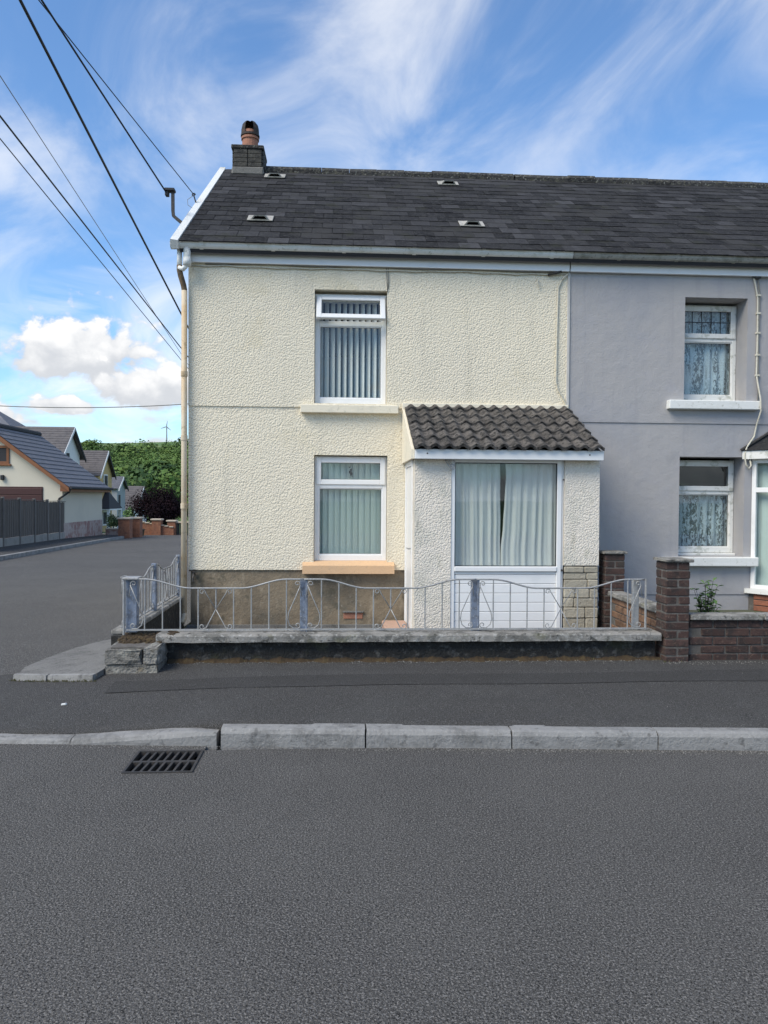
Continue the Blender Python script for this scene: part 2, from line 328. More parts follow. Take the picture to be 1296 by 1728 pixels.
def slab_holes(mb, x0, x1, z0, z1, y0, y1, holes, mi=0, rmi=None):
    xs = sorted({x0, x1, *[h[0] for h in holes], *[h[1] for h in holes]}); zs = sorted({z0, z1, *[h[2] for h in holes], *[h[3] for h in holes]})
    for i in range(len(xs)-1):
        for j in range(len(zs)-1):
            a, b, c_, d = xs[i], xs[i+1], zs[j], zs[j+1]
            if any(h[0] <= a and b <= h[1] and h[2] <= c_ and d <= h[3] for h in holes): continue
            mb.add([(a, y0, c_), (b, y0, c_), (b, y0, d), (a, y0, d)], [(0, 1, 2, 3)], mi)
            mb.add([(a, y1, c_), (b, y1, c_), (b, y1, d), (a, y1, d)], [(3, 2, 1, 0)], mi)
    for h in holes:
        a, b, c_, d = h[:4]
        mb.add([(a, y0, c_), (b, y0, c_), (b, y0, d), (a, y0, d), (a, y1, c_), (b, y1, c_), (b, y1, d), (a, y1, d)],
               [(0, 4, 5, 1), (1, 5, 6, 2), (2, 6, 7, 3), (3, 7, 4, 0)], mi if rmi is None else rmi)
    mb.add([(x0, y0, z0), (x1, y0, z0), (x1, y0, z1), (x0, y0, z1), (x0, y1, z0), (x1, y1, z0), (x1, y1, z1), (x0, y1, z1)],
           [(0, 1, 5, 4), (1, 2, 6, 5), (2, 3, 7, 6), (3, 0, 4, 7)], mi)
    return mb

# ================================================================== THE SETTING
FALL = .02
def side_z(Y): return .02-FALL*max(0, min(Y, 60)-8)
def kerb_line(X): return 4.612-.062*(X-.166) if X > -.745 else lerp(4.775, 4.668, clamp((X+2.2)/1.455)) if X > -2.2 else 4.775+.005*(-2.2-X)
def kerb_top(X): return lerp(.028, .11, clamp((X+1.69)/.945))
def pave_z(X, Y):
    K = kerb_top(X); W = lerp(.035, .15, clamp((X+2.9)/1.1))
    t = clamp((Y-4.75)/1.65)
    z = lerp(K, W, t)
    if X < -1.9:
        z = lerp(z, side_z(Y), clamp((-1.9-X)/1.3)*1.0 if Y < 6.4 else clamp(max((-1.9-X)/1.3, (Y-6.4)/3)))
    return z
def grid(xs, ys, zf):
    mb = MB(); n = len(xs)
    mb.v = [(x, y, zf(x, y)) for y in ys for x in xs]
    mb.f = [(j*n+i, j*n+i+1, (j+1)*n+i+1, (j+1)*n+i) for j in range(len(ys)-1) for i in range(n-1)]
    mb.mi = [0]*len(mb.f); return mb
def lin(a, b, n): return [lerp(a, b, i/n) for i in range(n+1)]

# big ground sheet with the hill behind
def hill_z(X, Y):
    if -15 < Y < 7: return -.5
    if Y < 60: return (side_z(Y)-.08 if Y > -60 else -.08) - (.0 if Y > 8 else .02)
    t = clamp((Y-170)/280); t = t*t*(3-2*t)
    k = 1-clamp((abs(X+80)-200)/300)*.5
    base = -1.1+(Y-60)*.004
    return base+33.0*t*k+math.sin(X*.021+1)*1.2*t+math.sin(X*.06+Y*.03)*.6*t
gx = lin(-700, -200, 10)[:-1]+lin(-200, 60, 40)[:-1]+lin(60, 700, 12)
gy = lin(-300, -20, 5)[:-1]+lin(-20, 60, 20)[:-1]+lin(60, 480, 44)[:-1]+lin(480, 1500, 10)
struct(grid(gx, gy, hill_z).obj('ground', 'grass', smooth=True, fix=False))

# main road, with the square hole of the gully cut out
HX0, HX1, HY0, HY1 = -1.225, -.83, 4.225, 4.585
mb = MB()
for x0, x1, y0, y1 in ((-60, HX0, -14, 4.78), (HX1, 60, -14, 4.60), (HX0, HX1, -14, HY0), (HX0, HX1, HY1, 4.72)):
    mb.add([(x0, y0, 0), (x1, y0, 0), (x1, y1, 0), (x0, y1, 0)], [(0, 1, 2, 3)])
struct(mb.obj('road', 'asphalt', fix=False))
mb = MB(); mb.add([(HX0, HY0, 0), (HX1, HY0, 0), (HX1, HY1, 0), (HX0, HY1, 0), (HX0, HY0, -.4), (HX1, HY0, -.4), (HX1, HY1, -.4), (HX0, HY1, -.4)],
                  [(0, 1, 5, 4), (1, 2, 6, 5), (2, 3, 7, 6), (3, 0, 4, 7), (4, 5, 6, 7)])
struct(mb.obj('gully_pit', 'black', fix=False))

# pavement in front of the houses and the side road that runs off past the gable
xs = [-3.2]+lin(-2.9, -.6, 23)+lin(-.4, 3.2, 18)+[4, 6, 9, 14, 40]
mb = MB(); rows = lin(0, 1, 14); n = len(xs)
mb.v = [(x, lerp(kerb_line(x)+(.11 if x > -3 else .0), 6.5, t), pave_z(x, lerp(kerb_line(x)+.11, 6.5, t))) for t in rows for x in xs]
mb.f = [(j*n+i, j*n+i+1, (j+1)*n+i+1, (j+1)*n+i) for j in range(14) for i in range(n-1)]
o_ = len(mb.v); mb.v += [(x_, y_-.004, z_-.14) for x_, y_, z_ in mb.v[:n]]
mb.f += [(o_+i, o_+i+1, i+1, i) for i in range(n-1)]; mb.mi = [0]*len(mb.f)
struct(mb.obj('pavement', 'pave_tar', smooth=True, fix=False))
def side_surf(X, Y):
    return pave_z(X, Y) if Y < 12 and X > -3.25 else side_z(Y)
xs = [-10.3, -8, -6, -4.5, -3.2]; ys = [4.76, 5.5, 6.5, 7.5, 8, 10, 12, 16, 22, 30, 38, 46]
mb = grid(xs, ys, lambda x, y: side_z(y))
n = len(xs)
for k, (x, y, z) in enumerate(mb.v):
    if x == -10.3: mb.v[k] = (-9.3-(y-19.6)*.075 if y > 8 else -9.0-(8-y)*.6, y, z)
struct(mb.obj('side_road', 'asphalt', smooth=True, fix=False))
struct(grid([-3.2, -2.9, -2.6, -2.3, -2.0, -1.86], [6.5, 6.8, 7.2, 7.6, 8, 9, 10, 12, 16, 24, 36, 46], lambda x, y: pave_z(x, y) if y < 9 else side_z(y)).obj('side_verge', 'asphalt', smooth=True, fix=False))
struct(grid([-1.9, 8, 22], [15.6, 20, 30, 46], lambda x, y: side_z(y)-.004).obj('back_lane', 'asphalt', smooth=True, fix=False))
struct(grid([-30, -18, -11.5, -3], [43.5, 46], lambda x, y: side_z(y)+.004).obj('cross_road', 'asphalt', fix=False))

# strips of newer tarmac laid in the pavement
def strip(name, f0, f1, x0, x1, m):
    xs = lin(x0, x1, 30); mb = MB()
    for x in xs:
        for t in (0, .5, 1):
            y = lerp(f0(x), f1(x), t); mb.v.append((x, y, pave_z(x, y)+.004))
    for i in range(30):
        for k in range(2): mb.f.append((i*3+k, (i+1)*3+k, (i+1)*3+k+1, i*3+k+1)); mb.mi.append(0)
    return struct(mb.obj(name, m, smooth=True, fix=False))
strip('pavement_patch', lambda x: 5.62+.014*x+.015*math.sin(3*x), lambda x: 5.92+.02*x+.02*math.sin(2.1*x+1), -1.75, 7, 'patch_tar')

# kerb
kerb = struct(MB().box(-.4, 6, 4.70, 4.72, -.15, -.05).obj('kerb', 'concrete'))
def kerb_stone(xa, xb, ta, tb, chip=0):
    """one kerb stone from xa to xb with top heights ta, tb and a battered top edge"""
    W = .128; mb = MB(); prof = lambda t: [(0, -.18), (0, t-.03), (.012, t-.008), (.03, t), (W, t), (W, -.18)]
    L = xb-xa; nseg = 6; pts = []
    for i in range(nseg+1):
        x = lerp(xa+.004, xb-.004, i/nseg); t = lerp(ta, tb, i/nseg)
        for k, (py_, pz_) in enumerate(prof(t)):
            j = .0022
            if chip and i >= nseg-0 and k in (3, 4): pz_ -= .022
            if chip and i >= nseg-1 and k == 4: pz_ -= .006
            pts.append((x+(random.uniform(-.004, .002) if i in (0, nseg) else 0), kerb_line(x)+py_+random.uniform(-j, j), pz_+random.uniform(-j, j)))
    m = 6
    fs = [(i*m+k, (i+1)*m+k, (i+1)*m+(k+1) % m, i*m+(k+1) % m) for i in range(nseg) for k in range(m)]
    fs += [tuple(range(m)), tuple(range((nseg+1)*m-1, nseg*m-1, -1))]
    mb.add(pts, fs); return mb.obj('kerb_stone', 'kerb_con', kerb)
kx = [-4.45, -3.53, -2.61, -1.69]
for a, b in zip(kx, kx[1:]): kerb_stone(a, b, .028, .028)
kerb_stone(-1.69, -.762, .03, .10, 1)
x = -.745
while x < 8: kerb_stone(x, x+.913, .11, .11); x += .9135

# gully grating
gr = thing('drain_grate', 'black iron drain grate in the road beside the sloping kerb stone', 'drain grate', ((HX0+HX1)/2, (HY0+HY1)/2, 0))
mb = MB(); t_ = .014; zt, zb = .008, -.03
for x0, x1, y0, y1 in ((HX0, HX1, HY0, HY0+t_), (HX0, HX1, HY1-t_, HY1), (HX0, HX0+t_, HY0+t_, HY1-t_), (HX1-t_, HX1, HY0+t_, HY1-t_)):
    mb.box(x0, x1, y0, y1, zb, zt)
mb.obj('frame', 'iron_dark', gr)
MB().box(HX0+t_, HX1-t_, (HY0+HY1)/2-.012, (HY0+HY1)/2+.012, zb, zt-.003).obj('cross_bar', 'iron_dark', gr)
for i in range(7):
    for r_ in (0, 1):
        xx = lerp(HX0+t_, HX1-t_, (i+1)/8); y0 = HY0+t_ if r_ == 0 else (HY0+HY1)/2+.012; y1 = (HY0+HY1)/2-.012 if r_ == 0 else HY1-t_
        mb = MB(); mb.add([(xx-.007-.006, y0, zb), (xx+.007-.006, y0, zb), (xx+.007+.006, y1, zb), (xx-.007+.006, y1, zb), (xx-.007-.006, y0, zt-.004), (xx+.007-.006, y0, zt-.004), (xx+.007+.006, y1, zt-.004), (xx-.007+.006, y1, zt-.004)],
               [(0, 3, 2, 1), (4, 5, 6, 7), (0, 1, 5, 4), (1, 2, 6, 5), (2, 3, 7, 6), (3, 0, 4, 7)])
        mb.obj('bar', 'iron_dark', gr)

# concrete apron at the corner
ap = [(-2.66, 6.30), (-2.3, 6.14), (-1.93, 5.99), (-1.905, 6.10), (-1.93, 7.0), (-1.96, 7.85), (-2.2, 7.85), (-2.42, 7.72), (-2.58, 7.4), (-2.68, 6.95), (-2.72, 6.55)]
mb = MB(); top = [(x, y, pave_z(x, y)+.045-.02*clamp((y-6.6)/1.2)) for x, y in ap]; bot = [(x, y, 0-.05) for x, y in ap]; n = len(ap)
mb.add(top+bot, [tuple(range(n))]+[(i, n+i, n+(i+1) % n, (i+1) % n) for i in range(n)])
apron = struct(mb.obj('concrete_apron', 'concrete'))
for (xa, ya), (xb, yb) in (((-2.68, 6.305), (-2.36, 6.16)), ((-2.345, 6.155), (-1.93, 5.975))):
    mb = MB(); nx, ny = (yb-ya), -(xb-xa); l = math.hypot(nx, ny); nx, ny = nx/l*.05, ny/l*.05
    za, zb_ = pave_z(xa, ya)+.05, pave_z(xb, yb)+.05
    mb.add([(xa, ya, -.03), (xb, yb, -.03), (xb+nx, yb+ny, -.03), (xa+nx, ya+ny, -.03), (xa, ya, za), (xb, yb, zb_), (xb+nx*.7, yb+ny*.7, zb_-.005), (xa+nx*.7, ya+ny*.7, za-.005)],
           [(0, 3, 2, 1), (4, 5, 6, 7), (0, 1, 5, 4), (1, 2, 6, 5), (2, 3, 7, 6), (3, 0, 4, 7)])
    mb.obj('edging', 'kerb_con', apron)

# yards
struct(MB().box(-1.84, 2.85, 6.55, 9.0, -.1, 0).obj('front_yard', 'concrete'))
struct(MB().box(3.04, 20, 6.45, 9.0, -.1, .2).obj('neighbour_yard', 'soil'))
# ================================================================== THE TWO HOUSES
FY = 8.90                       # facade plane
EY, EZ, RY, RZ = 8.70, 4.49, 12.10, 6.775   # eaves and ridge lines
TH = math.atan2(RZ-EZ, RY-EY); SL = math.hypot(RZ-EZ, RY-EY)
def on_roof(x, d, lift=0): return (x, EY+math.cos(TH)*d-math.sin(TH)*lift, EZ+math.sin(TH)*d+math.cos(TH)*lift)

cream = thing('end_house', 'cream roughcast end-of-terrace house with brown plinth and slate roof', 'house', (0.5, 12, 0))
grey = thing('terraced_house', 'lavender grey rendered house with bay window adjoining the cream one', 'house', (6.0, 12, 0))
SEAM = 2.752; RX1 = 9.2

def frame_bars(mb, x0, x1, z0, z1, y0, y1, w_, mi=0, bot=None, c=.004):
    bot = bot or w_
    mb.cbox(x0, x0+w_, y0, y1, z0, z1, c, mi); mb.cbox(x1-w_, x1, y0, y1, z0, z1, c, mi)
    mb.cbox(x0+w_-.001, x1-w_+.001, y0+.001, y1-.001, z1-w_, z1-.001, c, mi); mb.cbox(x0+w_-.001, x1-w_+.001, y0+.001, y1-.001, z0+.001, z0+bot, c, mi)
def pane(x0, x1, z0, z1, y, parent, name='pane'):
    return MB().box(x0, x1, y, y+.004, z0, z1).obj(name, 'glass', parent)

def two_light_window(house, x0, x1, z0, z1, y, zt, open_top=0.0, label=None, m='upvc'):
    """white casement: big fixed light below a top-hung light"""
    mb = MB(); fw_ = .052
    frame_bars(mb, x0, x1, z0, z1, y, y+.065, fw_, bot=.07)
    mb.cbox(x0+fw_-.001, x1-fw_+.001, y+.002, y+.063, zt-.03, zt+.03, .004)
    win = mb.obj('window', m, house)
    if label: win['label'] = label
    mb = MB(); b = .014   # rubber gasket and glazing bead round the fixed light
    frame_bars(mb, x0+fw_-.002, x1-fw_+.002, z0+.068, zt-.028, y+.012, y+.05, b, c=.003)
    mb.obj('glazing_bead', m, win)
    mb = MB(); frame_bars(mb, x0+fw_+b-.004, x1-fw_-b+.004, z0+.068+b-.004, zt-.028-b+.004, y+.024, y+.034, .007, c=.002)
    mb.obj('gasket', 'cable_black', win)
    pane(x0+fw_+b-.002, x1-fw_-b+.002, z0+.07+b-.002, zt-.03-b+.002, y+.028, win)
    # top light sash
    sx0, sx1, sz0, sz1 = x0+.018, x1-.018, zt+.012, z1-.016
    mb = MB(); frame_bars(mb, sx0, sx1, sz0-sz1, 0, 0, .05, .062, c=.006)
    sash = link('top_sash', mb.data('top_sash', m), win, (0, y-.018, sz1), (-open_top, 0, 0))
    mb = MB(); frame_bars(mb, sx0+.058, sx1-.058, sz0-sz1+.058, -.058, .020, .030, .007, c=.002)
    g_ = link('sash_gasket', mb.data('sash_gasket', 'cable_black'), win, (0, y-.018, sz1), (-open_top, 0, 0))
    p = MB().box(sx0+.06, sx1-.06, .024, .028, sz0-sz1+.06, -.06).data('pane', 'glass')
    link('pane', p, win, (0, y-.018, sz1), (-open_top, 0, 0))
    return win

def blind(win, x0, x1, z0, z1, y, step, width, rot, m, label=None):
    mb = MB(); mb.box(-width/2, width/2, -.0006, .0006, z0, z1); me = mb.data('blind_slat', m)
    n_ = int(round((x1-x0)/step))
    for i in range(n_+1):
        o = link('blind_slat', me, win, (x0+i*(x1-x0)/n_, y+random.uniform(-.002, .002), 0), (0, 0, rot+random.uniform(-.06, .06)))
    MB().cbox(x0-.03, x1+.03, y-.02, y+.02, z1, z1+.03, .003).obj('blind_rail', 'upvc', win)

# ---------- cream house: walls
LW = (-.320, .545, 2.685, 4.035)   # upper window opening
LL = (-.318, .562, .785, 2.07)     # lower window opening
mb = MB()
slab_holes(mb, -1.80, SEAM, 2.636, 4.40, FY-.014, FY+.28, [LW])
slab_holes(mb, -1.80, SEAM, .692, 2.640, FY, FY+.28, [LL])
gab = [(FY+.28, 0), (15.1, 0), (15.1, 4.38), (RY, RZ-.14), (FY+.28, 4.4)]
mb.prism(gab, 'X', -1.80, -1.52); mb.prism(gab, 'X', SEAM-.22, SEAM-.004)
mb.box(-1.80, SEAM, 15.1, 15.35, 0, 4.4)
wall = mb.obj('wall', 'roughcast', cream)
MB().box(-1.5, SEAM-.25, 9.19, 15.0, 2.36, 2.44).obj('upper_floor', 'unlit_interior', cream)
MB().box(-1.775, .786, FY+.022, FY+.27, -.05, .690).obj('plinth', 'plinth_brown', cream)
MB().box(-1.81, .785, FY-.03, FY+.02, -.02, .035).obj('plinth_lip', 'concrete', cream)
# smooth painted band round the openings and drip line under the eaves
MB().cbox(-.478, .684, FY-.085, FY+.10, 2.566, 2.662, .006, jit=.0012).obj('window_sill', 'smooth_cream', cream)['label'] = 'cream upper window sill'
mb = MB(); mb.prism([(FY-.095, .655), (FY+.1, .655), (FY+.1, .80), (FY+.02, .795), (FY-.095, .752)], 'X', -.447, .648)
mb.obj('window_sill', 'peach', cream)['label'] = 'peach painted lower window sill'
# ---------- windows
w1 = two_light_window(cream, LW[0]+.004, LW[1]-.004, LW[2]+.004, LW[3]-.03, FY+.075, 3.655, open_top=.40)
blind(w1, -.25, .475, 2.72, 3.93, FY+.20, .0725, .089, -.98, 'blind')
w2 = two_light_window(cream, LL[0]+.004, LL[1]-.004, LL[2]+.012, LL[3]-.012, FY+.075, 1.705)
blind(w2, -.25, .49, .84, 1.99, FY+.18, .0725, .089, .33, 'blind_green')
mb = MB()   # small dark ornament hanging in the top light
for c_, rr in (((.125, 0, 1.90), .014), ((.118, 0, 1.875), .018), ((.13, 0, 1.85), .016), ((.112, 0, 1.93), .009)):
    mb.tube([(c_[0]-rr*.6, FY+.125, c_[2]-rr), (c_[0], FY+.125, c_[2]), (c_[0]+rr*.6, FY+.125, c_[2]+rr)], [rr*.4, rr, rr*.35], 6)
mb.tube([(.12, FY+.125, 1.86), (.113, FY+.125, 1.80)], .004, 5); mb.tube([(.125, FY+.125, 1.86), (.14, FY+.125, 1.815)], .004, 5)
mb.tube([(.12, FY+.125, 1.94), (.12, FY+.125, 1.985)], .0015, 4)
tag(mb.obj('window_ornament', 'cable_black'), 'small dark ornament hanging in the top light of the lower cream-house window', 'ornament')

# ---------- roofs
HALF = None
def slate_mesh(w_):
    mb = MB(); mb.cbox(-w_/2+.0015, w_/2-.0015, 0, .33, -.004, .004, .0018, jit=.0008); return mb.data('slate', 'slate')
G = SL/17; SW = .2498
full_meshes = [slate_mesh(SW) for _ in range(5)]; half_meshes = [slate_mesh(SW/2) for _ in range(2)]
def lay_slates(roof, x0, x1, first_half, vis_x, skip):
    items = []
    for r_ in range(17):
        x = x0; hf = (r_ % 2 == 1) == first_half
        while x < x1-.02:
            w_ = SW/2 if (x == x0 and hf) else SW
            if x+w_ > x1+.02: w_ = SW/2
            items.append((r_, x+w_/2, w_)); x += w_
    vis = [i for i in items if i[1] < vis_x]; rest = [i for i in items if i[1] >= vis_x]
    vis.sort(key=lambda i: i[0]); rest += vis[300:]; vis = vis[:300]
    big = MB()
    for k, (r_, x, w_) in enumerate(vis+rest):
        me = random.choice(full_meshes if w_ > .2 else half_meshes)
        p = Vector(on_roof(x, r_*G-.03+random.uniform(-.004, .004), .021+random.uniform(0, .004)))
        rot = (TH-.028+random.uniform(-.004, .004), random.uniform(-.006, .006), random.uniform(-.006, .006))
        if k < len(vis): link('slate', me, roof, p, rot)
        else:
            M = Matrix.Translation(p) @ Matrix.Rotation(rot[0], 4, 'X')
            big.add([M @ v.co for v in me.vertices], [tuple(f.vertices) for f in me.polygons])
    if big.v: stuff(big.obj('slates', 'slate', roof))
def roof_body(house, x0, x1):
    t = .1
    pts = [(EY, EZ), (RY, RZ), (2*RY-EY, EZ), (2*RY-EY-.06, EZ-.1), (RY, RZ-.15), (EY+.06, EZ-.1)]
    return MB().prism(pts, 'X', x0, x1).obj('roof', 'slate_body', house)
def ridge_mesh(L):
    mb = MB(); s_ = []
    for i in range(7):
        a = lerp(R(205), R(-25), i/6); s_.append((math.cos(a)*.115, math.sin(a)*.10))
    inner = [(p[0]*.82, p[1]*.8) for p in s_]
    vs = [(x, p[0], p[1]) for x in (0, L-.006) for p in s_+inner[::-1]]; n_ = 14
    fs = [tuple(range(n_)), tuple(range(2*n_-1, n_-1, -1))]+[(i, n_+i, n_+(i+1) % n_, (i+1) % n_) for i in range(n_)]
    mb.add(vs, fs); return mb.data('ridge_tile', 'ridge_tile')
rm = ridge_mesh(.445)
def ridge_tiles(roof, x0, x1):
    x = x0
    while x < x1-.2:
        link('ridge_tile', rm, roof, (x, RY, RZ-.005+random.uniform(-.008, .008)), (random.uniform(-.03, .03), random.uniform(-.012, .012), random.uniform(-.012, .012))); x += .445
ro1 = roof_body(cream, -1.87, SEAM-.002); ro2 = roof_body(grey, SEAM+.002, RX1)
lay_slates(ro1, -1.865, SEAM, True, 99, 0); lay_slates(ro2, SEAM, RX1-.02, False, 7.2, 0)
ridge_tiles(ro1, -1.22, SEAM); ridge_tiles(ro2, SEAM+.05, RX1)
# white verge up the gable edge
mb = MB(); L = SL+.03
a_, b_ = on_roof(0, -.06, 0), on_roof(0, L, 0)
for x0, x1, l0, l1 in ((-1.955, -1.872, -.06, .045),):
    p = [on_roof(x0, -.06, l0), on_roof(x1, -.06, l0), on_roof(x1, -.06, l1-.01), on_roof(x0, -.06, l1), on_roof(x0, L, l0), on_roof(x1, L, l0), on_roof(x1, L, l1-.01), on_roof(x0, L, l1)]
    mb.add(p, [(0, 1, 2, 3), (4, 7, 6, 5), (0, 4, 5, 1), (1, 5, 6, 2), (2, 6, 7, 3), (3, 7, 4, 0)])
mb.obj('verge', 'white_paint', cream)
MB().prism([(2*RY-EY+.06, EZ-.1), (RY, RZ-.1), (RY, RZ+.06), (2*RY-EY+.06, EZ+.06)], 'X', -1.955, -1.872).obj('rear_verge', 'white_paint', cream)
# roof vents
def roof_vent(roof, x, d):
    mb = MB(); w_, h_, l = .105, .05, .2
    # flanged plate and a hooded trapezoid opening that faces down the slope
    mb.cbox(-.16, .16, -.03, .2, .0, .012, .003, 0)
    A = [(-.115, -.02, .012), (.115, -.02, .012), (.07, -.02, .066), (-.07, -.02, .066)]
    Bk = [(-.115, .19, .012), (.115, .19, .012), (.07, .17, .02), (-.07, .17, .02)]
    mb.add(A+Bk, [(1, 5, 6, 2), (2, 6, 7, 3), (3, 7, 4, 0), (4, 7, 6, 5)], 0)
    I = [(-.088, -.021, .020), (.088, -.021, .020), (.058, -.021, .054), (-.058, -.021, .054)]
    mb.add(A+I, [(0, 1, 5, 4), (1, 2, 6, 5), (2, 3, 7, 6), (3, 0, 4, 7)], 0)
    J = [(p[0], .06, p[2]) for p in I]
    mb.add(I+J, [(0, 1, 5, 4), (1, 2, 6, 5), (2, 3, 7, 6), (3, 0, 4, 7), (4, 5, 6, 7)], 1)
    return link('roof_vent', mb.data('roof_vent', ['gutter_old', 'black'], fix=False), roof, on_roof(x, d, .034), (TH, 0, 0))
for x, d in ((-1.045, 3.55), (-1.03, .93), (1.645, 3.42), (1.665, .95)): roof_vent(ro1, x, d)

# fascia, soffit, gutter
def fascia(house, x0, x1, m):
    MB().cbox(x0, x1, FY-.065, FY-.02, 4.305, 4.44, .004).obj('fascia', m, house)
    MB().box(x0, x1, FY-.019, FY+.02, 4.36, 4.40).obj('soffit', m, house)
def gutter(house, x0, x1, m, rad=.062, nb=6, off=0):
    mb = MB(); cy, cz = EY+.06, 4.485; prof = []
    for i in range(9): a = math.pi+math.pi*i/8; prof.append((cy+math.cos(a)*rad, cz+math.sin(a)*rad))
    prof = [(prof[0][0]-.006, cz+.008)]+prof+[(prof[-1][0]+.004, cz+.008)]
    inn = [(cy+(p[0]-cy)*.9, cz+.004+(p[1]-cz)*.9) for p in prof[::-1]]
    pts = prof+inn
    mb.prism(pts, 'X', x0, x1); g_ = mb.obj('gutter', m, house, smooth=False)
    bm_ = MB()
    for i in range(9): a = math.pi+math.pi*i/8; 
    pr_ = [(cy+math.cos(math.pi+math.pi*i/8)*(rad+.006), cz+math.sin(math.pi+math.pi*i/8)*(rad+.006)) for i in range(9)]
    pr_ = [(pr_[0][0]-.006, cz+.014)]+pr_+[(pr_[-1][0]+.02, cz+.014)]
    inn2 = [(cy+(p[0]-cy)*.93, cz+(p[1]-cz)*.93) for p in pr_[::-1]]
    bm_.prism(pr_+inn2, 'X', -.022, .022); bmesh_ = bm_.data('gutter_bracket', m)
    for i in range(nb): link('gutter_bracket', bmesh_, g_, (lerp(x0+.35+off, x1-.25, i/(nb-1)), 0, 0))
    for xe in (x0, x1): MB().prism(prof, 'X', xe-.004, xe+.004).obj('stop_end', m, g_)
    return g_
fascia(cream, -1.80, SEAM-.01, 'upvc'); gutter(cream, -1.97, SEAM-.01, 'upvc_dirty')
fascia(grey, SEAM+.004, RX1, 'upvc'); gutter(grey, SEAM+.004, RX1, 'gutter_old', nb=9, off=.2)
# the downpipe at the gable corner with its swan neck
mb = MB(); Yp = FY-.10
mb.tube([(-1.79, EY+.06, 4.44), (-1.79, EY+.06, 4.26)], .043, 10); mb.tube([(-1.79, EY+.06, 4.33), (-1.79, EY+.06, 4.24)], .048, 10)
mb.obj('gutter_outlet', 'upvc_dirty', cream, smooth=True)
MB().tube([(-1.885, EY+.1, 4.43), (-1.885, EY+.1, 4.23)], .030, 10).obj('outlet_pipe', 'upvc_dirty', cream, smooth=True)
MB().tube([(-1.79, EY+.06, 4.25), (-1.84, EY+.07, 4.20), (-1.885, EY+.09, 4.22)], .03, 10).obj('pipe_branch', 'upvc_dirty', cream, smooth=True)
MB().tube([(-1.885, EY+.1, 4.25), (-1.885, EY+.1, 4.2), (-1.875, EY+.11, 4.14), (-1.845, Yp+.03, 4.03), (-1.837, Yp+.04, 3.98), (-1.837, Yp+.04, 3.94)], .033, 10).obj('swan_neck', 'pipe_brown', cream, smooth=True)
dp = MB().tube([(-1.837, Yp+.04, 3.97), (-1.837, Yp+.04, .17)], .034, 12).obj('downpipe', 'pipe_cream', cream, smooth=True)
MB().tube([(-1.837, Yp+.04, .19), (-1.837, Yp+.035, .13), (-1.85, Yp-.02, .08)], .034, 12).obj('pipe_shoe', 'pipe_cream', cream, smooth=True)
for z in (3.0, 2.25, 1.45): MB().tube([(-1.837, Yp+.04, z-.03), (-1.837, Yp+.04, z+.03)], .040, 12).obj('pipe_collar', 'pipe_cream', dp, smooth=False)
# outside tap on the plinth
mb = MB(); mb.tube([(-1.73, FY+.02, .64), (-1.73, FY-.05, .64), (-1.73, FY-.075, .60), (-1.73, FY-.08, .56)], .012, 8); mb.tube([(-1.75, FY-.02, .67), (-1.71, FY-.02, .67)], .009, 6); mb.tube([(-1.73, FY-.02, .64), (-1.73, FY-.02, .67)], .008, 6)
mb.tube([(-1.79, FY-.0, .68), (-1.68, FY+.01, .70)], .008, 6)
mb.obj('outside_tap', 'iron_dark', cream)
# air brick in the plinth
mb = MB(); mb.cbox(.045, .275, FY+.012, FY+.05, .10, .175, .004, 0)
ab = mb.obj('air_brick', 'terracotta', cream); MB().cbox(.035, .285, FY-.012, FY+.03, .178, .196, .003).obj('air_brick_lip', 'concrete', ab)

# ---------- chimney
ch = MB().box(-1.70, -1.27, RY-.22, RY+.22, RZ-.5, 7.020).obj('chimney', 'mortar', cream)
nb_ = 0
bme = MB().cbox(-.104, .104, -.05, .05, -.031, .031, .005, jit=.002).data('brick', 'chimney_br')
for c_ in range(5):
    z = RZ-.06+c_*.068
    for k in (0, 1):
        off = .0 if c_ % 2 == 0 else 0
        for yy in (RY-.20,):
            link('brick', bme, ch, (-1.595+k*.22, yy, z))
        link('brick', bme, ch, (-1.29, RY-.11+k*.22, z), (0, 0, math.pi/2))
        link('brick', bme, ch, (-1.68, RY-.11+k*.22, z), (0, 0, math.pi/2))
MB().cbox(-1.745, -1.235, RY-.265, RY+.265, 7.020, 7.085, .012, jit=.004).obj('chimney_cap', 'ridge_tile', ch)
MB().cbox(-1.735, -1.235, RY-.28, RY+.28, 6.62, 6.74, .02, jit=.008).obj('flashing', 'concrete', ch)
mb = MB(); cx_, n_ = -1.478, 20
def lathe(mb, prof, cx, cy, n_, mi=0):
    vs = [(cx+math.cos(2*math.pi*k/n_)*r_, cy+math.sin(2*math.pi*k/n_)*r_, z) for r_, z in prof for k in range(n_)]
    fs = [(i*n_+k, i*n_+(k+1) % n_, (i+1)*n_+(k+1) % n_, (i+1)*n_+k) for i in range(len(prof)-1) for k in range(n_)]
    return mb.add(vs, fs, mi)
lathe(mb, [(.145, 7.075), (.145, 7.105), (.132, 7.115), (.125, 7.265), (.142, 7.270), (.142, 7.305), (.125, 7.310), (.122, 7.405), (.11, 7.405), (.11, 7.135)], cx_, RY, n_)
pot = mb.obj('chimney_pot', 'terracotta', ch, smooth=False)
mb = MB()  # hood cowl, open to the front
prof = [(.135, 7.335), (.142, 7.355), (.14, 7.435), (.125, 7.505), (.09, 7.550), (.04, 7.570), (.001, 7.575)]
vs = []; nn = 16
for r_, z in prof:
    for k in range(nn+1):
        a = lerp(R(-62), R(242), k/nn); vs.append((cx_+math.cos(a)*r_, RY+math.sin(a)*r_, z))
fs = [(i*(nn+1)+k, i*(nn+1)+k+1, (i+1)*(nn+1)+k+1, (i+1)*(nn+1)+k) for i in range(len(prof)-1) for k in range(nn)]
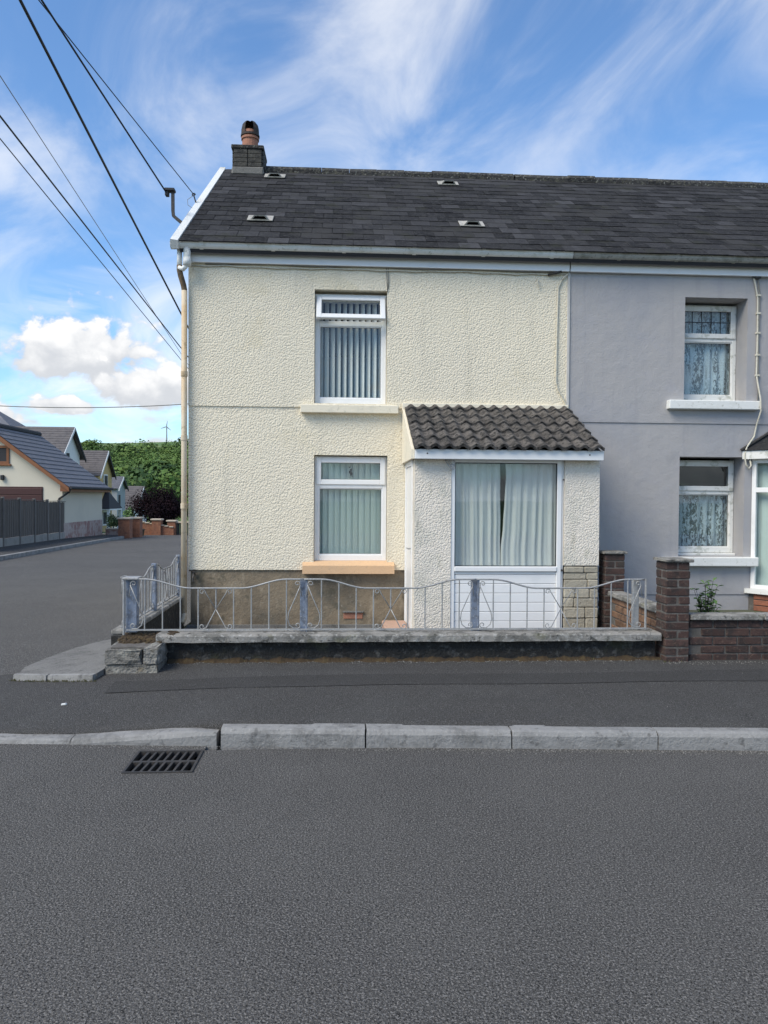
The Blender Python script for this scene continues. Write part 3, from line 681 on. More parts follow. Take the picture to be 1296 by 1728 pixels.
mb.add(vs, fs); lathe(mb, [(.15, 7.320), (.15, 7.350), (.11, 7.350)], cx_, RY, 20)
mb.obj('cowl', 'terra_dark', pot)

# ---------- cables fixed to the cream facade
def cable(house, pts, r_, m, name='cable'): return MB().tube(pts, r_, 6).obj(name, m, house, smooth=True)
pts = [(x, FY-.03, 4.285-.012*abs(math.sin(x*2.3))-(.01 if i % 2 else 0)) for i, x in enumerate(lin(-1.78, SEAM-.05, 22))]
cable(cream, pts, .0075, 'cable_cream')
cable(cream, [(x, FY-.035, 4.302+.006*math.sin(x*5)) for x in lin(-1.6, SEAM-.02, 24)], .006, 'cable_grey')
for dx_, zb_ in ((.0, 4.02), (.022, 4.06)):
    cable(cream, [(.53+dx_, FY-.03, 4.46), (.525+dx_, FY-.03, 4.36), (.535+dx_, FY-.03, 4.2), (.548+dx_*.4, FY-.022, zb_)], .004, 'cable_grey')
cable(cream, [(2.74, FY-.04, 4.29), (2.66, FY-.035, 4.22), (2.615, FY-.03, 4.12), (2.605, FY-.03, 3.6), (2.60, FY-.03, 2.98), (2.63, FY-.03, 2.88), (2.70, FY-.03, 2.77), (2.735, FY-.03, 2.68), (2.76, FY-.03, 2.64)], .009, 'cable_cream')
cable(cream, [(2.48, FY-.04, 4.265), (2.56, FY-.06, 4.28), (2.64, FY-.07, 4.30)], .014, 'iron_dark', 'cable_clamp')
mb = MB(); mb.tube([(2.36, FY-.02, 4.21), (2.36, FY-.05, 4.20), (2.36, FY-.05, 4.14), (2.375, FY-.05, 4.12)], .008, 6); mb.obj('wall_hook', 'cable_cream', cream)
MB().cbox(SEAM-.022, SEAM+.012, FY-.03, FY+.05, 2.62, 4.30, .004).obj('corner_bead', 'lav_white', grey)

# ================================================================== PORCH (a part of the cream house)
PY = 7.80
def cladding(): pass
porch = MB()
porch.box(.785, 1.172, PY, PY+.24, -.02, 2.05); porch.obj('porch_wall', 'porch_render', cream)
porch = MB(); porch.box(2.395, 2.775, PY, PY+.22, .852, 2.05)
porch_o = porch.obj('porch_wall', 'porch_render', cream)
MB().box(2.56, 2.772, PY+.222, FY, -.02, 2.2).obj('porch_wall', 'porch_render', cream)
MB().box(2.41, 2.757, PY+.022, PY+.21, -.02, .852).obj('porch_wall_core', 'mortar', cream)
# stone cladding on the right pier, course by course
zc = -.015; row = 0
while zc < .82:
    hgt = random.choice((.085, .1, .115, .07)); hgt = min(hgt, .848-zc)
    if hgt < .03: break
    x = 2.397
    while x < 2.76:
        wd = random.uniform(.11, .30)
        if 2.774-(x+wd) < .09: wd = 2.774-x
        MB().cbox(x+.003, x+wd-.003, PY+random.uniform(-.006, .006), PY+.03, zc+.003, zc+hgt-.003, .008, jit=.003).obj('cladding_stone', 'clad_stone', porch_o)
        x += wd
    yy = PY+.032
    while yy < PY+.2:
        wd = random.uniform(.08, .15); wd = min(wd, PY+.215-yy)
        if wd < .03: break
        MB().cbox(2.75, 2.776, yy+.003, yy+wd-.003, zc+.003, zc+hgt-.003, .008, jit=.003).obj('cladding_stone', 'clad_stone', porch_o); yy += wd
    zc += hgt
# glazed screen with white boarded panel below
mb = MB()
mb.cbox(1.172, 1.215, PY+.01, PY+.075, 0, 1.985, .004); mb.cbox(2.318, 2.366, PY+.01, PY+.075, 0, 1.985, .004)
mb.cbox(2.366, 2.394, PY+.03, PY+.09, 0, 1.985, .004)
mb.cbox(1.214, 2.319, PY+.0, PY+.085, .785, .838, .006); mb.cbox(1.214, 2.319, PY+.012, PY+.073, 1.945, 1.985, .004); mb.cbox(1.214, 2.319, PY+.012, PY+.073, 0, .05, .004)
scr = mb.obj('porch_screen', 'upvc', cream)
pane(1.213, 2.32, .836, 1.947, PY+.04, scr)
mb = MB(); frame_bars(mb, 1.213, 2.32, .836, 1.947, PY+.03, PY+.046, .010, c=.002); mb.obj('gasket', 'cable_black', scr)
z = .05
while z < .77:
    h_ = min(.1, .786-z); mb = MB(); mb.cbox(1.214, 2.319, PY+.028, PY+.05, z+.0015, z+h_-.0015, .005); mb.obj('panel_board', 'upvc', scr); z += .1
MB().tube([(2.385, PY+.02, 1.77), (2.385, PY-.0, 1.77)], .008, 6).obj('screw_cap', 'iron_dark', scr)
MB().tube([(2.375, PY+.03, .80), (2.375, PY-.005, .80)], .012, 6).obj('hinge_pin', 'iron_dark', scr)
# curtains
def curtain(name, xa, xb, ph, label):
    NX, NZ = 60, 40; mb = MB(); 
    for j in range(NZ+1):
        t = j/NZ; z = lerp(.80, 1.965, t)
        a, b = xa(t), xb(t)
        for i in range(NX+1):
            s_ = i/NX; x = lerp(a, b, s_)
            amp = .009+.005*t
            y = PY+.105+amp*math.sin(s_*38+ph+1.3*math.sin(s_*7+ph))+.006*math.sin(s_*67+t*2+ph)+.012*math.sin(s_*9-t*1.2+ph)*(1-t)*.5
            mb.v.append((x, y, z))
    mb.f = [(j*(NX+1)+i, j*(NX+1)+i+1, (j+1)*(NX+1)+i+1, (j+1)*(NX+1)+i) for j in range(NZ) for i in range(NX)]; mb.mi = [0]*len(mb.f)
    o = mb.obj(name, 'curtain', smooth=True, fix=False); so_ = o.modifiers.new('thickness', 'SOLIDIFY'); so_.thickness = .003
    return tag(o, label, 'curtain', 'pair of curtains in the porch window')
edge = lambda t: 1.722+.004*math.sin(t*4)+.0015*math.sin(t*17)
curtain('curtain', lambda t: 1.20, lambda t: edge(t)+.012*(t < .05), .4, 'pale grey-green curtain on the left in the porch window, hanging straight')
curtain('curtain', lambda t: edge(t)+.004+.05*clamp((t-.12)*1.5)+.002*math.sin(t*23), lambda t: 2.36, 2.2, 'pale grey-green curtain on the right in the porch window, hem flaring towards the gap')
MB().tube([(1.18, PY+.115, 1.985), (2.38, PY+.115, 1.985)], .008, 6).obj('curtain_rail', 'upvc', cream)
MB().box(1.175, 2.555, PY+.40, FY-.02, -.01, .02).obj('porch_floor', 'unlit_interior', cream)
MB().box(1.0, 2.555, PY+.36, PY+.38, .02, 2.2).obj('porch_dark_backing', 'unlit_interior', cream)  # added dark sheet; its colour stands in for shade behind the curtain gap
# side door
mb = MB(); mb.cbox(.775, .83, PY+.24, PY+.31, 0, 1.99, .004); mb.cbox(.775, .83, FY-.075, FY-.005, 0, 1.99, .004); mb.cbox(.777, .828, PY+.31, FY-.075, 1.92, 1.988, .004)
sdr = mb.obj('side_door_frame', 'upvc', cream)
MB().cbox(.79, .83, PY+.312, FY-.077, .02, 1.918, .004).obj('side_door', 'upvc', sdr)
MB().tube([(.79, PY+.4, 1.0), (.75, PY+.4, 1.0), (.75, PY+.5, 1.0)], .009, 6).obj('door_handle', 'galv', sdr)
MB().cbox(.50, .775, 8.15, 8.78, 0, .105, .01, jit=.002).obj('doorstep', 'pink_step', cream)
# porch roof
QY0, QZ0, QY1, QZ1 = 7.66, 2.085, 8.885, 2.655
QT = math.atan2(QZ1-QZ0, QY1-QY0); QL = math.hypot(QY1-QY0, QZ1-QZ0)
pr_ = MB().prism([(QY0+.06, QZ0-.02), (QY1, QZ1-.03), (QY1, QZ1-.12), (QY0+.06, QZ0-.07)], 'X', .785, 2.765).obj('porch_roof', 'mortar', cream)
def tile_mesh():
    mb = MB(); W, Lg, T = .29, .31, .02; nx = 16; top = []
    def prof(u):  # u 0..1 -> height: two broad rolls
        s_ = math.sin(u*2*math.pi*2-math.pi/2)*.5+.5
        return .004+.036*(s_**1.3)
    xs = lin(-W/2, W/2, nx)
    vs = []
    for (yy, th_) in ((0, 0), (Lg, 0)):
        for i, x in enumerate(xs): vs.append((x, yy+(.0 if yy else -.006*math.sin(i/nx*math.pi*4-1.57)), prof(i/nx)+T))
        for i, x in enumerate(xs): vs.append((x, yy, prof(i/nx)-.012))
    n_ = nx+1; fs = []
    for i in range(nx):
        fs += [(i, i+1, 2*n_+i+1, 2*n_+i), (n_+i, 3*n_+i, 3*n_+i+1, n_+i+1), (i, n_+i, n_+i+1, i+1), (2*n_+i, 2*n_+i+1, 3*n_+i+1, 3*n_+i)]
    fs += [(0, 2*n_, 3*n_, n_), (nx, n_+nx, 3*n_+nx, 2*n_+nx)]
    mb.add(vs, fs); return mb.data('roof_tile', 'con_tile', smooth=False)
tm = tile_mesh(); gq = (QL-.01)/5.55
for r_ in range(6):
    for k in range(7):
        x = .762+.145+k*.286; d = r_*gq-.02
        if d > QL-.05: continue
        p = (x+random.uniform(-.003, .003), QY0+math.cos(QT)*d-math.sin(QT)*.02, QZ0+math.sin(QT)*d+math.cos(QT)*.0)
        link('roof_tile', tm, pr_, p, (QT-.10+random.uniform(-.012, .012), random.uniform(-.012, .012), random.uniform(-.01, .01)))
MB().cbox(.73, SEAM+.0, FY-.055, FY-.016, 2.60, 2.70, .006).obj('porch_flashing', 'smooth_cream', cream)
MB().cbox(.768, 2.772, PY-.125, PY-.095, 1.972, 2.075, .004).obj('porch_fascia', 'upvc', cream)
MB().box(.785, 2.765, PY-.095, PY+.02, 1.985, 2.0).obj('porch_soffit', 'upvc', cream)
MB().box(1.172, 2.395, PY+.02, PY+.24, 1.986, 2.05).obj('porch_lintel', 'porch_render', cream)
for x in (.90, 2.62): MB().tube([(x, PY-.12, 2.03), (x, PY-.129, 2.03)], .008, 8).obj('screw', 'iron_dark', cream)
mb = MB(); mb.prism([(PY-.10, 1.975), (FY-.01, 1.975), (FY-.01, 2.64), (PY-.10, 2.07)], 'X', .735, .766)
mb.obj('porch_cheek', 'smooth_cream', cream)
MB().prism([(PY-.06, 1.99), (FY-.01, 1.99), (FY-.01, 2.55), (PY-.06, 2.02)], 'X', 2.735, 2.768).obj('porch_cheek', 'smooth_cream', cream)
mb = MB(); mb.tube([(1.10, PY-.03, 1.965), (1.12, PY-.05, 1.93), (1.15, PY-.06, 1.88), (1.19, PY-.06, 1.87)], .006, 6); mb.tube(spiral((1.165, PY-.06, 1.905), .028, R(-90), R(270)), .005, 6); mb.tube(spiral((1.135, PY-.05, 1.945), .018, R(-90), R(200)), .005, 6)
mb.tube([(1.1, PY-.002, 1.97), (1.19, PY-.05, 1.965), (1.2, PY-.06, 1.87)], .006, 6)
mb.obj('scroll_bracket', 'galv', cream)

# ================================================================== LAVENDER HOUSE
GW = (4.200, 4.990, 2.785, 4.045); GL = (4.165, 4.990, .865, 2.095)
mb = MB(); bx0, bx1 = 5.16, 7.1
slab_holes(mb, SEAM+.002, RX1, 2.503, 4.40, FY-.012, FY+.36, [GW])
slab_holes(mb, SEAM+.002, RX1, .396, 2.506, FY, FY+.36, [GL, (bx0, bx1, .42, 2.2)])
mb.box(SEAM+.002, RX1, FY+.012, FY+.36, -.05, .398)
mb.prism([(FY+.36, 0), (15.1, 0), (15.1, 4.38), (RY, RZ-.16), (FY+.36, 4.4)], 'X', RX1-.26, RX1)
mb.box(SEAM+.002, RX1, 15.1, 15.35, 0, 4.4)
mb.obj('wall', 'lavender', grey)
MB().box(SEAM+.2, RX1-.3, 9.27, 15.0, 2.36, 2.44).obj('upper_floor', 'unlit_interior', grey)
MB().box(5.02, 5.05, FY+.36, 12, 0, 4.3).obj('inner_wall', 'unlit_interior', grey)
for (x0, x1, z0, z1), zt in ((GW, 3.585), (GL, 1.665)):
    wn = two_light_window(grey, x0+.004, x1-.004, z0+.03, z1-.03, FY+.235, zt, m='upvc_yard')
    if zt > 3:
        mb = MB()
        for k in range(1, 5): xx = lerp(x0+.09, x1-.09, k/5); mb.box(xx-.005, xx+.005, FY+.234, FY+.238, zt+.07, z1-.10)
        zz = zt+.07+(z1-.10-zt-.07)*.5; mb.box(x0+.08, x1-.08, FY+.233, FY+.2375, zz-.005, zz+.005)
        mb.obj('leading', 'cable_black', wn)
    MB().cbox(x0-.215, x1+.145, FY-.10, FY+.235, z0-.115, z0-.005, .008, jit=.0015).obj('window_sill', 'white_paint', grey)
    MB().cbox(x0+.005, x1-.005, FY+.17, FY+.26, z0-.003, z0+.028, .005).obj('sill_nosing', 'upvc_yard', wn)
def net(name, x0, x1, z0, z1, y, label):
    mb = MB(); NX, NZ = 50, 12
    for j in range(NZ+1):
        for i in range(NX+1):
            s_ = i/NX; mb.v.append((lerp(x0, x1, s_), y+.014*math.sin(s_*40+1.5*math.sin(s_*9))+.004*math.sin(j*.9), lerp(z0, z1, j/NZ)))
    mb.f = [(j*(NX+1)+i, j*(NX+1)+i+1, (j+1)*(NX+1)+i+1, (j+1)*(NX+1)+i) for j in range(NZ) for i in range(NX)]; mb.mi = [0]*len(mb.f)
    return tag(mb.obj(name, 'lace', smooth=True, fix=False), label, 'net curtain', 'lace curtains in the lavender house')
net('net_curtain', 4.21, 4.98, 2.80, 4.0, FY+.33, 'white lace curtain in the upper window of the lavender house')
net('net_curtain', 4.18, 4.98, .88, 1.66, FY+.33, 'white lace curtain in the lower window of the lavender house')
# bay window
def bay_pt(k): return [(5.075, FY-.01), (5.47, FY-.47), (6.72, FY-.47), (7.12, FY-.01)][k]
def facet(k): (xa, ya), (xb, yb) = bay_pt(k), bay_pt(k+1); return xa, ya, xb, yb, math.atan2(yb-ya, xb-xa), math.hypot(xb-xa, yb-ya)
bay = MB().prism([bay_pt(i) for i in range(4)]+[(7.12, FY+.02), (5.075, FY+.02)], 'Z', .12, .415).obj('bay_base', 'mortar', grey)
bbm = MB().cbox(-.1, .1, -.012, .03, -.031, .031, .004, jit=.001).data('brick', 'brick_bay')
for k in range(3):
    xa, ya, xb, yb, a, l = facet(k); n_ = max(2, int(l/.215))
    for c_ in range(4):
        for i in range(n_):
            t = (i+.5)/n_; link('brick', bbm, bay, (lerp(xa, xb, t), lerp(ya, yb, t), .16+c_*.072), (0, 0, a))
mb = MB()
def offs(d): return [(5.075-d*1.1, FY-.01), (5.47-d*.45, FY-.47-d), (6.72+d*.45, FY-.47-d), (7.12+d*1.1, FY-.01)]
MB().prism(offs(.06)+[(7.15, FY+.1), (5.05, FY+.1)], 'Z', .415, .47).obj('bay_sill', 'white_paint', grey)
MB().prism(offs(.11)+[(7.2, FY+.0), (5.0, FY+.0)], 'Z', 2.07, 2.17).obj('bay_fascia', 'upvc_yard', grey)
o_ = offs(.13); mb = MB(); rr = [(5.33, FY-.005), (5.6, FY-.10), (6.6, FY-.10), (6.86, FY-.005)]
mb.add([(x, y, 2.175) for x, y in o_]+[(x, y, 2.42) for x, y in rr], [(0, 1, 5, 4), (1, 2, 6, 5), (2, 3, 7, 6), (4, 5, 6, 7), (0, 4, 7, 3), (0, 3, 2, 1)])
mb.obj('bay_roof', 'slate', grey)
mb = MB(); mb.tube([(o_[0][0], o_[0][1]-.01, 2.185), (rr[0][0], rr[0][1]-.02, 2.43)], .016, 6); mb.tube([(o_[1][0], o_[1][1], 2.185), (rr[1][0], rr[1][1], 2.43)], .016, 6); mb.obj('bay_hip', 'iron_dark', grey)
for k in range(3):
    xa, ya, xb, yb, a, l = facet(k)
    M = Matrix.Translation((xa, ya, 0)) @ Matrix.Rotation(a, 4, 'Z')
    mb = MB(); w_ = .05
    frame_bars(mb, 0.005, l-.005, .47, 2.07, 0, .06, w_); mb.cbox(w_, l-w_, .001, .059, 1.66, 1.72, .004)
    me = mb.data('bay_frame', 'upvc'); me.transform(M); bf = link('bay_frame', me, grey)
    for z0, z1 in ((.515, 1.665), (1.715, 2.025)):
        me = MB().box(w_-.005, l-w_+.005, .03, .034, z0, z1).data('pane', 'glass'); me.transform(M); link('pane', me, bf)
    n_ = max(4, int(l/.075))
    mb = MB(); mb.box(-.045, .045, -.0006, .0006, .50, 2.04); sm = mb.data('blind_slat', 'blind_green')
    for i in range(n_):
        p = M @ Vector((lerp(.06, l-.06, i/(n_-1)), .13, 0)); link('blind_slat', sm, bf, p, (0, 0, a+.15))
cable(grey, [(5.04, FY-.03, 4.33), (5.075, FY-.03, 4.2), (5.105, FY-.03, 4.05), (5.11, FY-.03, 3.6), (5.105, FY-.03, 3.1), (5.11, FY-.12, 2.8), (5.12, FY-.12, 2.66), (5.12, FY-.03, 2.5), (5.09, FY-.03, 2.35), (5.0, FY-.03, 2.22), (4.965, FY-.04, 2.12), (4.98, FY-.05, 2.0), (5.01, FY-.06, 1.95), (5.04, FY-.06, 1.99), (5.03, FY-.05, 2.06)], .011, 'cable_cream')
cable(grey, [(5.12, FY-.03, 4.35), (5.11, FY-.03, 4.24), (5.13, FY-.03, 4.1), (5.125, FY-.03, 3.5), (5.128, FY-.03, 3.0), (5.13, FY-.03, 2.72)], .008, 'cable_grey')
for z in (4.08, 3.86, 3.62, 3.35, 3.1): MB().cbox(5.09, 5.145, FY-.045, FY-.012, z-.012, z+.012, .003).obj('cable_clip', 'cable_cream', grey)
mb = MB(); mb.tube([(5.0, FY-.035, 4.33), (5.07, FY-.05, 4.29), (5.13, FY-.04, 4.3)], .016, 6); mb.obj('cable_clamp', 'iron_dark', grey)
# ================================================================== FRONT BOUNDARY
# low rendered wall with concrete coping
fwall = thing('garden_wall', 'low blackened wall with pale concrete coping below the front railing', 'wall', (.65, 6.45, 0))
def rough_box(x0, x1, y0, y1, z0, z1, nx, jit, c=.012):
    """box with a chamfered, slightly ragged arris"""
    mb = MB(); prof = [(y0, z0), (y0, z1-c), (y0+c, z1), (y1-c, z1), (y1, z1-c), (y1, z0)]; m = 6
    vs = []
    for i in range(nx+1):
        for (y, z) in prof: vs.append((lerp(x0, x1, i/nx), y+random.uniform(-jit, jit), z+random.uniform(-jit, jit)))
    fs = [(i*m+k, (i+1)*m+k, (i+1)*m+(k+1) % m, i*m+(k+1) % m) for i in range(nx) for k in range(m)]+[tuple(range(m)), tuple(range((nx+1)*m-1, nx*m-1, -1))]
    return mb.add(vs, fs)
rough_box(-1.60, 2.80, 6.405, 6.56, -.1, .328, 60, .008).obj('wall_body', 'grime_wall', fwall)
rough_box(-1.55, 2.825, 6.33, 6.625, .326, .392, 70, .0028, .014).obj('coping', 'coping', fwall)
# return wall along the side
rwall = thing('garden_wall', 'short dark return wall with thin coping beside the gable corner', 'wall', (-1.9, 7.6, 0))
MB().box(-1.995, -1.86, 6.58, 8.95, -.1, .34).obj('wall_body', 'grime_wall', rwall)
MB().cbox(-2.015, -1.845, 6.64, 8.97, .342, .385, .01, jit=.003).obj('coping', 'coping', rwall)
# old stone pier at the corner
pier = thing('stone_pier', 'squat mossy stone pier at the left end of the front wall', 'pier', (-1.68, 6.3, 0))
MB().box(-1.86, -1.50, 6.13, 6.54, 0, .33).obj('core', 'mortar', pier)
for x0, x1, z0, z1 in ((-1.90, -1.468, .0, .19), (-1.905, -1.60, .195, .315), (-1.595, -1.465, .195, .33)):
    mb = MB(); bm = bmesh.new(); bmesh.ops.create_cube(bm, size=1)
    for v in bm.verts: v.co = Vector(((x0+x1)/2+v.co.x*(x1-x0-.012), 6.32+v.co.y*.46, (z0+z1)/2+v.co.z*(z1-z0+.008)))
    bmesh.ops.bevel(bm, geom=bm.edges[:], offset=.010, segments=2, affect='EDGES')
    bmesh.ops.subdivide_edges(bm, edges=bm.edges[:], cuts=2, use_grid_fill=True)
    for v in bm.verts: v.co += Vector((random.uniform(-.009, .009), random.uniform(-.009, .009), random.uniform(-.007, .007)))
    bm.verts.index_update(); mb.add([v.co for v in bm.verts], [[v.index for v in f.verts] for f in bm.faces]); bm.free()
    mb.obj('stone', 'old_stone', pier)
mb = MB()
for i in range(150):
    x, y = random.uniform(-1.86, -1.40), random.uniform(6.30, 6.56); r_ = random.uniform(.010, .026); z = .335+.03*(y-6.3)/.26 if x < -1.47 else .392
    if x > -1.5 and y < 6.36: continue
    n_ = 7; vs = [(x+math.cos(k*6.283/n_)*r_*1.7*random.uniform(.7, 1.2), y+math.sin(k*6.283/n_)*r_*1.4*random.uniform(.7, 1.2), z-.012) for k in range(n_)]
    vs += [(x+math.cos(k*6.283/n_)*r_*.8, y+math.sin(k*6.283/n_)*r_*.8, z+r_*random.uniform(.2, .5)) for k in range(n_)]+[(x, y, z+r_*.5)]
    mb.add(vs, [(k, (k+1) % n_, n_+(k+1) % n_, n_+k) for k in range(n_)]+[(n_+k, n_+(k+1) % n_, 2*n_) for k in range(n_)])
mo = mb.obj('moss', 'moss', pier); stuff(mo)

# railings
def flat_bar(mb, pts, w_, d_): return mb.tube(pts, w_*.7071, 4, flat=1)
def railing_bay(rail, P, u, s0, s1, first=False):
    """one bay from s0 to s1 measured along u from P (a Vector at coping height)"""
    st = (s1-s0)/10
    def pt(s_, z): q = P+u*s_; return (q.x, q.y, z)
    zc_, zt_, zd = .40, .85, .772
    def top(s_):
        t = min(s_-s0, s1-s_)/st
        return lerp(zt_, zd, (lambda k: k*k*(3-2*k))(clamp((t-1)/2.6)))
    pts = [pt(lerp(s0, s1, i/40), top(lerp(s0, s1, i/40))) for i in range(41)]
    MB().tube(pts, .0075, 6).obj('top_rail', 'galv', rail, smooth=True)
    MB().tube([pt(s0, zc_+.012), pt(s1, zc_+.012)], .009, 4).obj('bottom_rail', 'galv', rail)
    for i in range(1, 10):
        s_ = s0+i*st
        MB().tube([pt(s_, top(s_)), pt(s_, zc_+.012 if i != 5 else .585)], .0058, 6).obj('baluster', 'galv', rail)
    mid = (s0+s1)/2; mb = MB()
    def P3(c, r_, a0, a1): return [pt(mid+c[0]+math.cos(lerp(a0, a1, k/12))*lerp(r_, r_*.35, k/12), c[1]+math.sin(lerp(a0, a1, k/12))*lerp(r_, r_*.35, k/12)) for k in range(13)]
    for sg in (-1, 1):
        a0, a1 = (R(-90), R(-90-400)) if sg > 0 else (R(-90), R(-90+400))
        mb.tube([pt(mid, .59), pt(mid+sg*.085, .425)]+P3((sg*.118, .44), .026, R(-150) if sg > 0 else R(-30), R(230) if sg > 0 else R(-410)), .0045, 5)
        mb.tube([pt(mid, .59), pt(mid+sg*.09, .735)]+P3((sg*.118, .742), .024, R(150) if sg > 0 else R(30), R(-230) if sg > 0 else R(410)), .004, 5)
    mb.obj('scroll', 'galv', rail, smooth=True)
    for s_, sg in ((s0, 1), (s1, -1)):
        mid = s_; mb = MB()
        arc = [pt(s_+sg*(.03), .80), pt(s_+sg*.075, .69), pt(s_+sg*.132, .56), pt(s_+sg*.140, .50), pt(s_+sg*.125, .45), pt(s_+sg*.09, .422)]
        mb.tube(arc+P3((sg*.055, .448), .028, R(-60) if sg > 0 else R(-120), R(-420) if sg > 0 else R(240)), .0045, 5)
        mb.tube([pt(s_+sg*.02, .70), pt(s_+sg*.035, .79)]+P3((sg*.058, .812), .025, R(200) if sg > 0 else R(-20), R(-170) if sg > 0 else R(350)), .0045, 5)
        mb.obj('scroll', 'galv', rail, smooth=True)
rail = thing('railing', 'grey galvanised front railing with wavy top and scrollwork along the coping', 'railing', (.45, 6.47, .39))
RXs = [-1.83, -.312, 1.203, 2.722]; P0 = Vector((0, 6.47, 0)); ux = Vector((1, 0, 0))
for a, b in zip(RXs, RXs[1:]): railing_bay(rail, P0, ux, a, b)
for x, w_, m in ((-1.80, .095, 'galv_blue'), (-.318, .062, 'galv_blue'), (1.196, .062, 'galv_blue'), (2.66, .055, 'galv')):
    mb = MB(); mb.cbox(x-w_/2, x+w_/2, 6.50, 6.50+w_*.8, .385, .846, .004)
    if x in (-.318, 1.196): mb.cbox(x+w_/2-.012, x+w_/2+.006, 6.475, 6.50, .39, .846, .003)
    mb.obj('post', m, rail)
MB().tube([(2.735, 6.47, .40), (2.735, 6.47, .855)], .010, 6).obj('post', 'galv', rail)
MB().tube([(-1.855, 6.47, .37), (-1.855, 6.47, .85)], .010, 6).obj('post', 'galv', rail)
MB().cbox(-1.87, -1.73, 6.455, 6.60, .846, .864, .004).obj('post_cap', 'galv', rail)
rail2 = thing('railing', 'grey galvanised side railing receding past the gable corner', 'railing', (-1.92, 7.6, .385))
P1 = Vector((-1.915, 0, 0)); uy = Vector((0, 1, 0))
railing_bay(rail2, P1, uy, 6.60, 7.75); railing_bay(rail2, P1, uy, 7.75, 8.90)
for y in (7.75, 8.88): MB().cbox(-1.94, -1.89, y-.025, y+.025, .38, .87, .004).obj('post', 'galv_blue', rail2)

# brick piers and walls of the lavender house
def shared_bricks(m): return [MB().cbox(-.105, .105, -.05, .05, -.0325, .0325, .006, jit=.0022).data('brick', m) for _ in range(4)]
br = shared_bricks('brick'); br2 = shared_bricks('brick_brown')
def brick_pier(label, x0, y0, z0, n_):
    t = thing('brick_pier', label, 'brick pier', (x0+.11, y0+.11, z0), 'brick piers of the lavender house')
    MB().box(x0+.007, x0+.208, y0+.007, y0+.208, z0-.05, z0+n_*.075).obj('mortar', 'mortar', t)
    for c_ in range(n_):
        z = z0+.0375+c_*.075
        for k in (0, 1):
            j = lambda: random.uniform(-.003, .003)
            if c_ % 2 == 0: link('brick', random.choice(br), t, (x0+.1075+j(), y0+.051+k*.113+j(), z), (0, 0, j()*3))
            else: link('brick', random.choice(br), t, (x0+.051+k*.113+j(), y0+.1075+j(), z), (0, 0, math.pi/2+j()*3))
    MB().cbox(x0-.022, x0+.237, y0-.022, y0+.237, z0+n_*.075, z0+n_*.075+.028, .006, jit=.004).obj('cap', 'old_stone', t)
    return t
brick_pier('front brick pier by the pavement, between the railing and the low brick wall', 2.845, 6.30, .12, 12)
brick_pier('rear brick pier standing close beside the porch', 2.848, 7.80, .0, 13)
def brick_wall(name, label, P, u, L, z0, n_, meshes, capm):
    rz = math.atan2(u[1], u[0]); t = thing(name, label, 'brick wall', (P[0]+u[0]*L/2, P[1]+u[1]*L/2, z0))
    M = Matrix.Translation((P[0], P[1], 0)) @ Matrix.Rotation(rz, 4, 'Z')
    me = MB().box(0, L, -.04, .04, z0-.05, z0+n_*.075).data('mortar', 'mortar'); me.transform(M); link('mortar', me, t)
    for c_ in range(n_):
        s_ = .1125 if c_ % 2 == 0 else .225
        while s_ < L-.05:
            p = M @ Vector((s_, random.uniform(-.003, .003), z0+.0375+c_*.075)); link('brick', random.choice(meshes), t, p, (0, 0, rz+random.uniform(-.008, .008))); s_ += .225
    nseg = max(1, int(L/.62))
    for i in range(nseg):
        me = MB().cbox(L*i/nseg+.004, L*(i+1)/nseg-.004, -.085, .085, z0+n_*.075, z0+n_*.075+.048, .009, jit=.003).data('coping', capm); me.transform(M); link('coping', me, t)
    return t
brick_wall('brick_wall', 'low dark brick wall with grey coping right of the front pier', (3.075, 6.40), (1, 0), 5.4, .13, 5, br, 'coping')
brick_wall('brick_wall', 'brown brick dividing wall between the two yards, running back to the rear pier', (2.955, 6.53), (0, 1), 1.26, .08, 6, br2, 'coping')

# ================================================================== PLANTS NEAR THE HOUSE
def leafy(mb, base, n_, hgt, spread, leaf, rng):
    for k in range(n_):
        a = rng.uniform(0, 6.283); h_ = rng.uniform(.5, 1)*hgt; tip = (base[0]+math.cos(a)*spread*rng.uniform(.3, 1), base[1]+math.sin(a)*spread*rng.uniform(.3, 1), base[2]+h_)
        pts = [Vector((lerp(base[0], tip[0], t**1.6), lerp(base[1], tip[1], t**1.6), lerp(base[2], tip[2], t)-.06*hgt*t*t)) for t in lin(0, 1, 6)]
        mb.tube(pts, .002, 4, mi=1)
        for i in range(1, 7):
            for s_ in (-1, 1):
                p = pts[i]; d = Vector((rng.uniform(-1, 1), rng.uniform(-1, 1), rng.uniform(-.3, .4))).normalized(); sd_ = d.cross(Vector((0, 0, 1))).normalized()
                l = leaf*rng.uniform(.7, 1.3); wv = l*.28
                mb.add([p, p+d*l*.5+sd_*wv+Vector((0, 0, .01)), p+d*l, p+d*l*.5-sd_*wv+Vector((0, 0, .01))], [(0, 1, 2, 3)], 0)
rng = random.Random(3)
def dirt_line():
    """wind-blown dirt and moss banked against the foot of the wall"""
    mb = MB(); xs = lin(-1.46, 2.84, 220)
    for x in xs:
        k = .5+.5*math.sin(x*9.1)*math.sin(x*23.7+1)+rng.uniform(-.15, .15); wd = .03+.055*max(0, k); h_ = .012+.03*max(0, k)*rng.uniform(.6, 1)
        for t, hh in ((0, 1), (.3, .75), (.65, .35), (1, -.05)):
            y = 6.408-wd*t; mb.v.append((x, y, pave_z(x, y)+h_*hh+rng.uniform(-.002, .002)))
    for i in range(len(xs)-1):
        for k in range(3): mb.f.append((i*4+k, i*4+k+1, i*4+5+k, i*4+4+k)); mb.mi.append(0)
    return mb
stuff(tag(dirt_line().obj('dirt', 'moss', fix=False), 'brown dirt and moss banked along the foot of the front wall', 'dirt'))
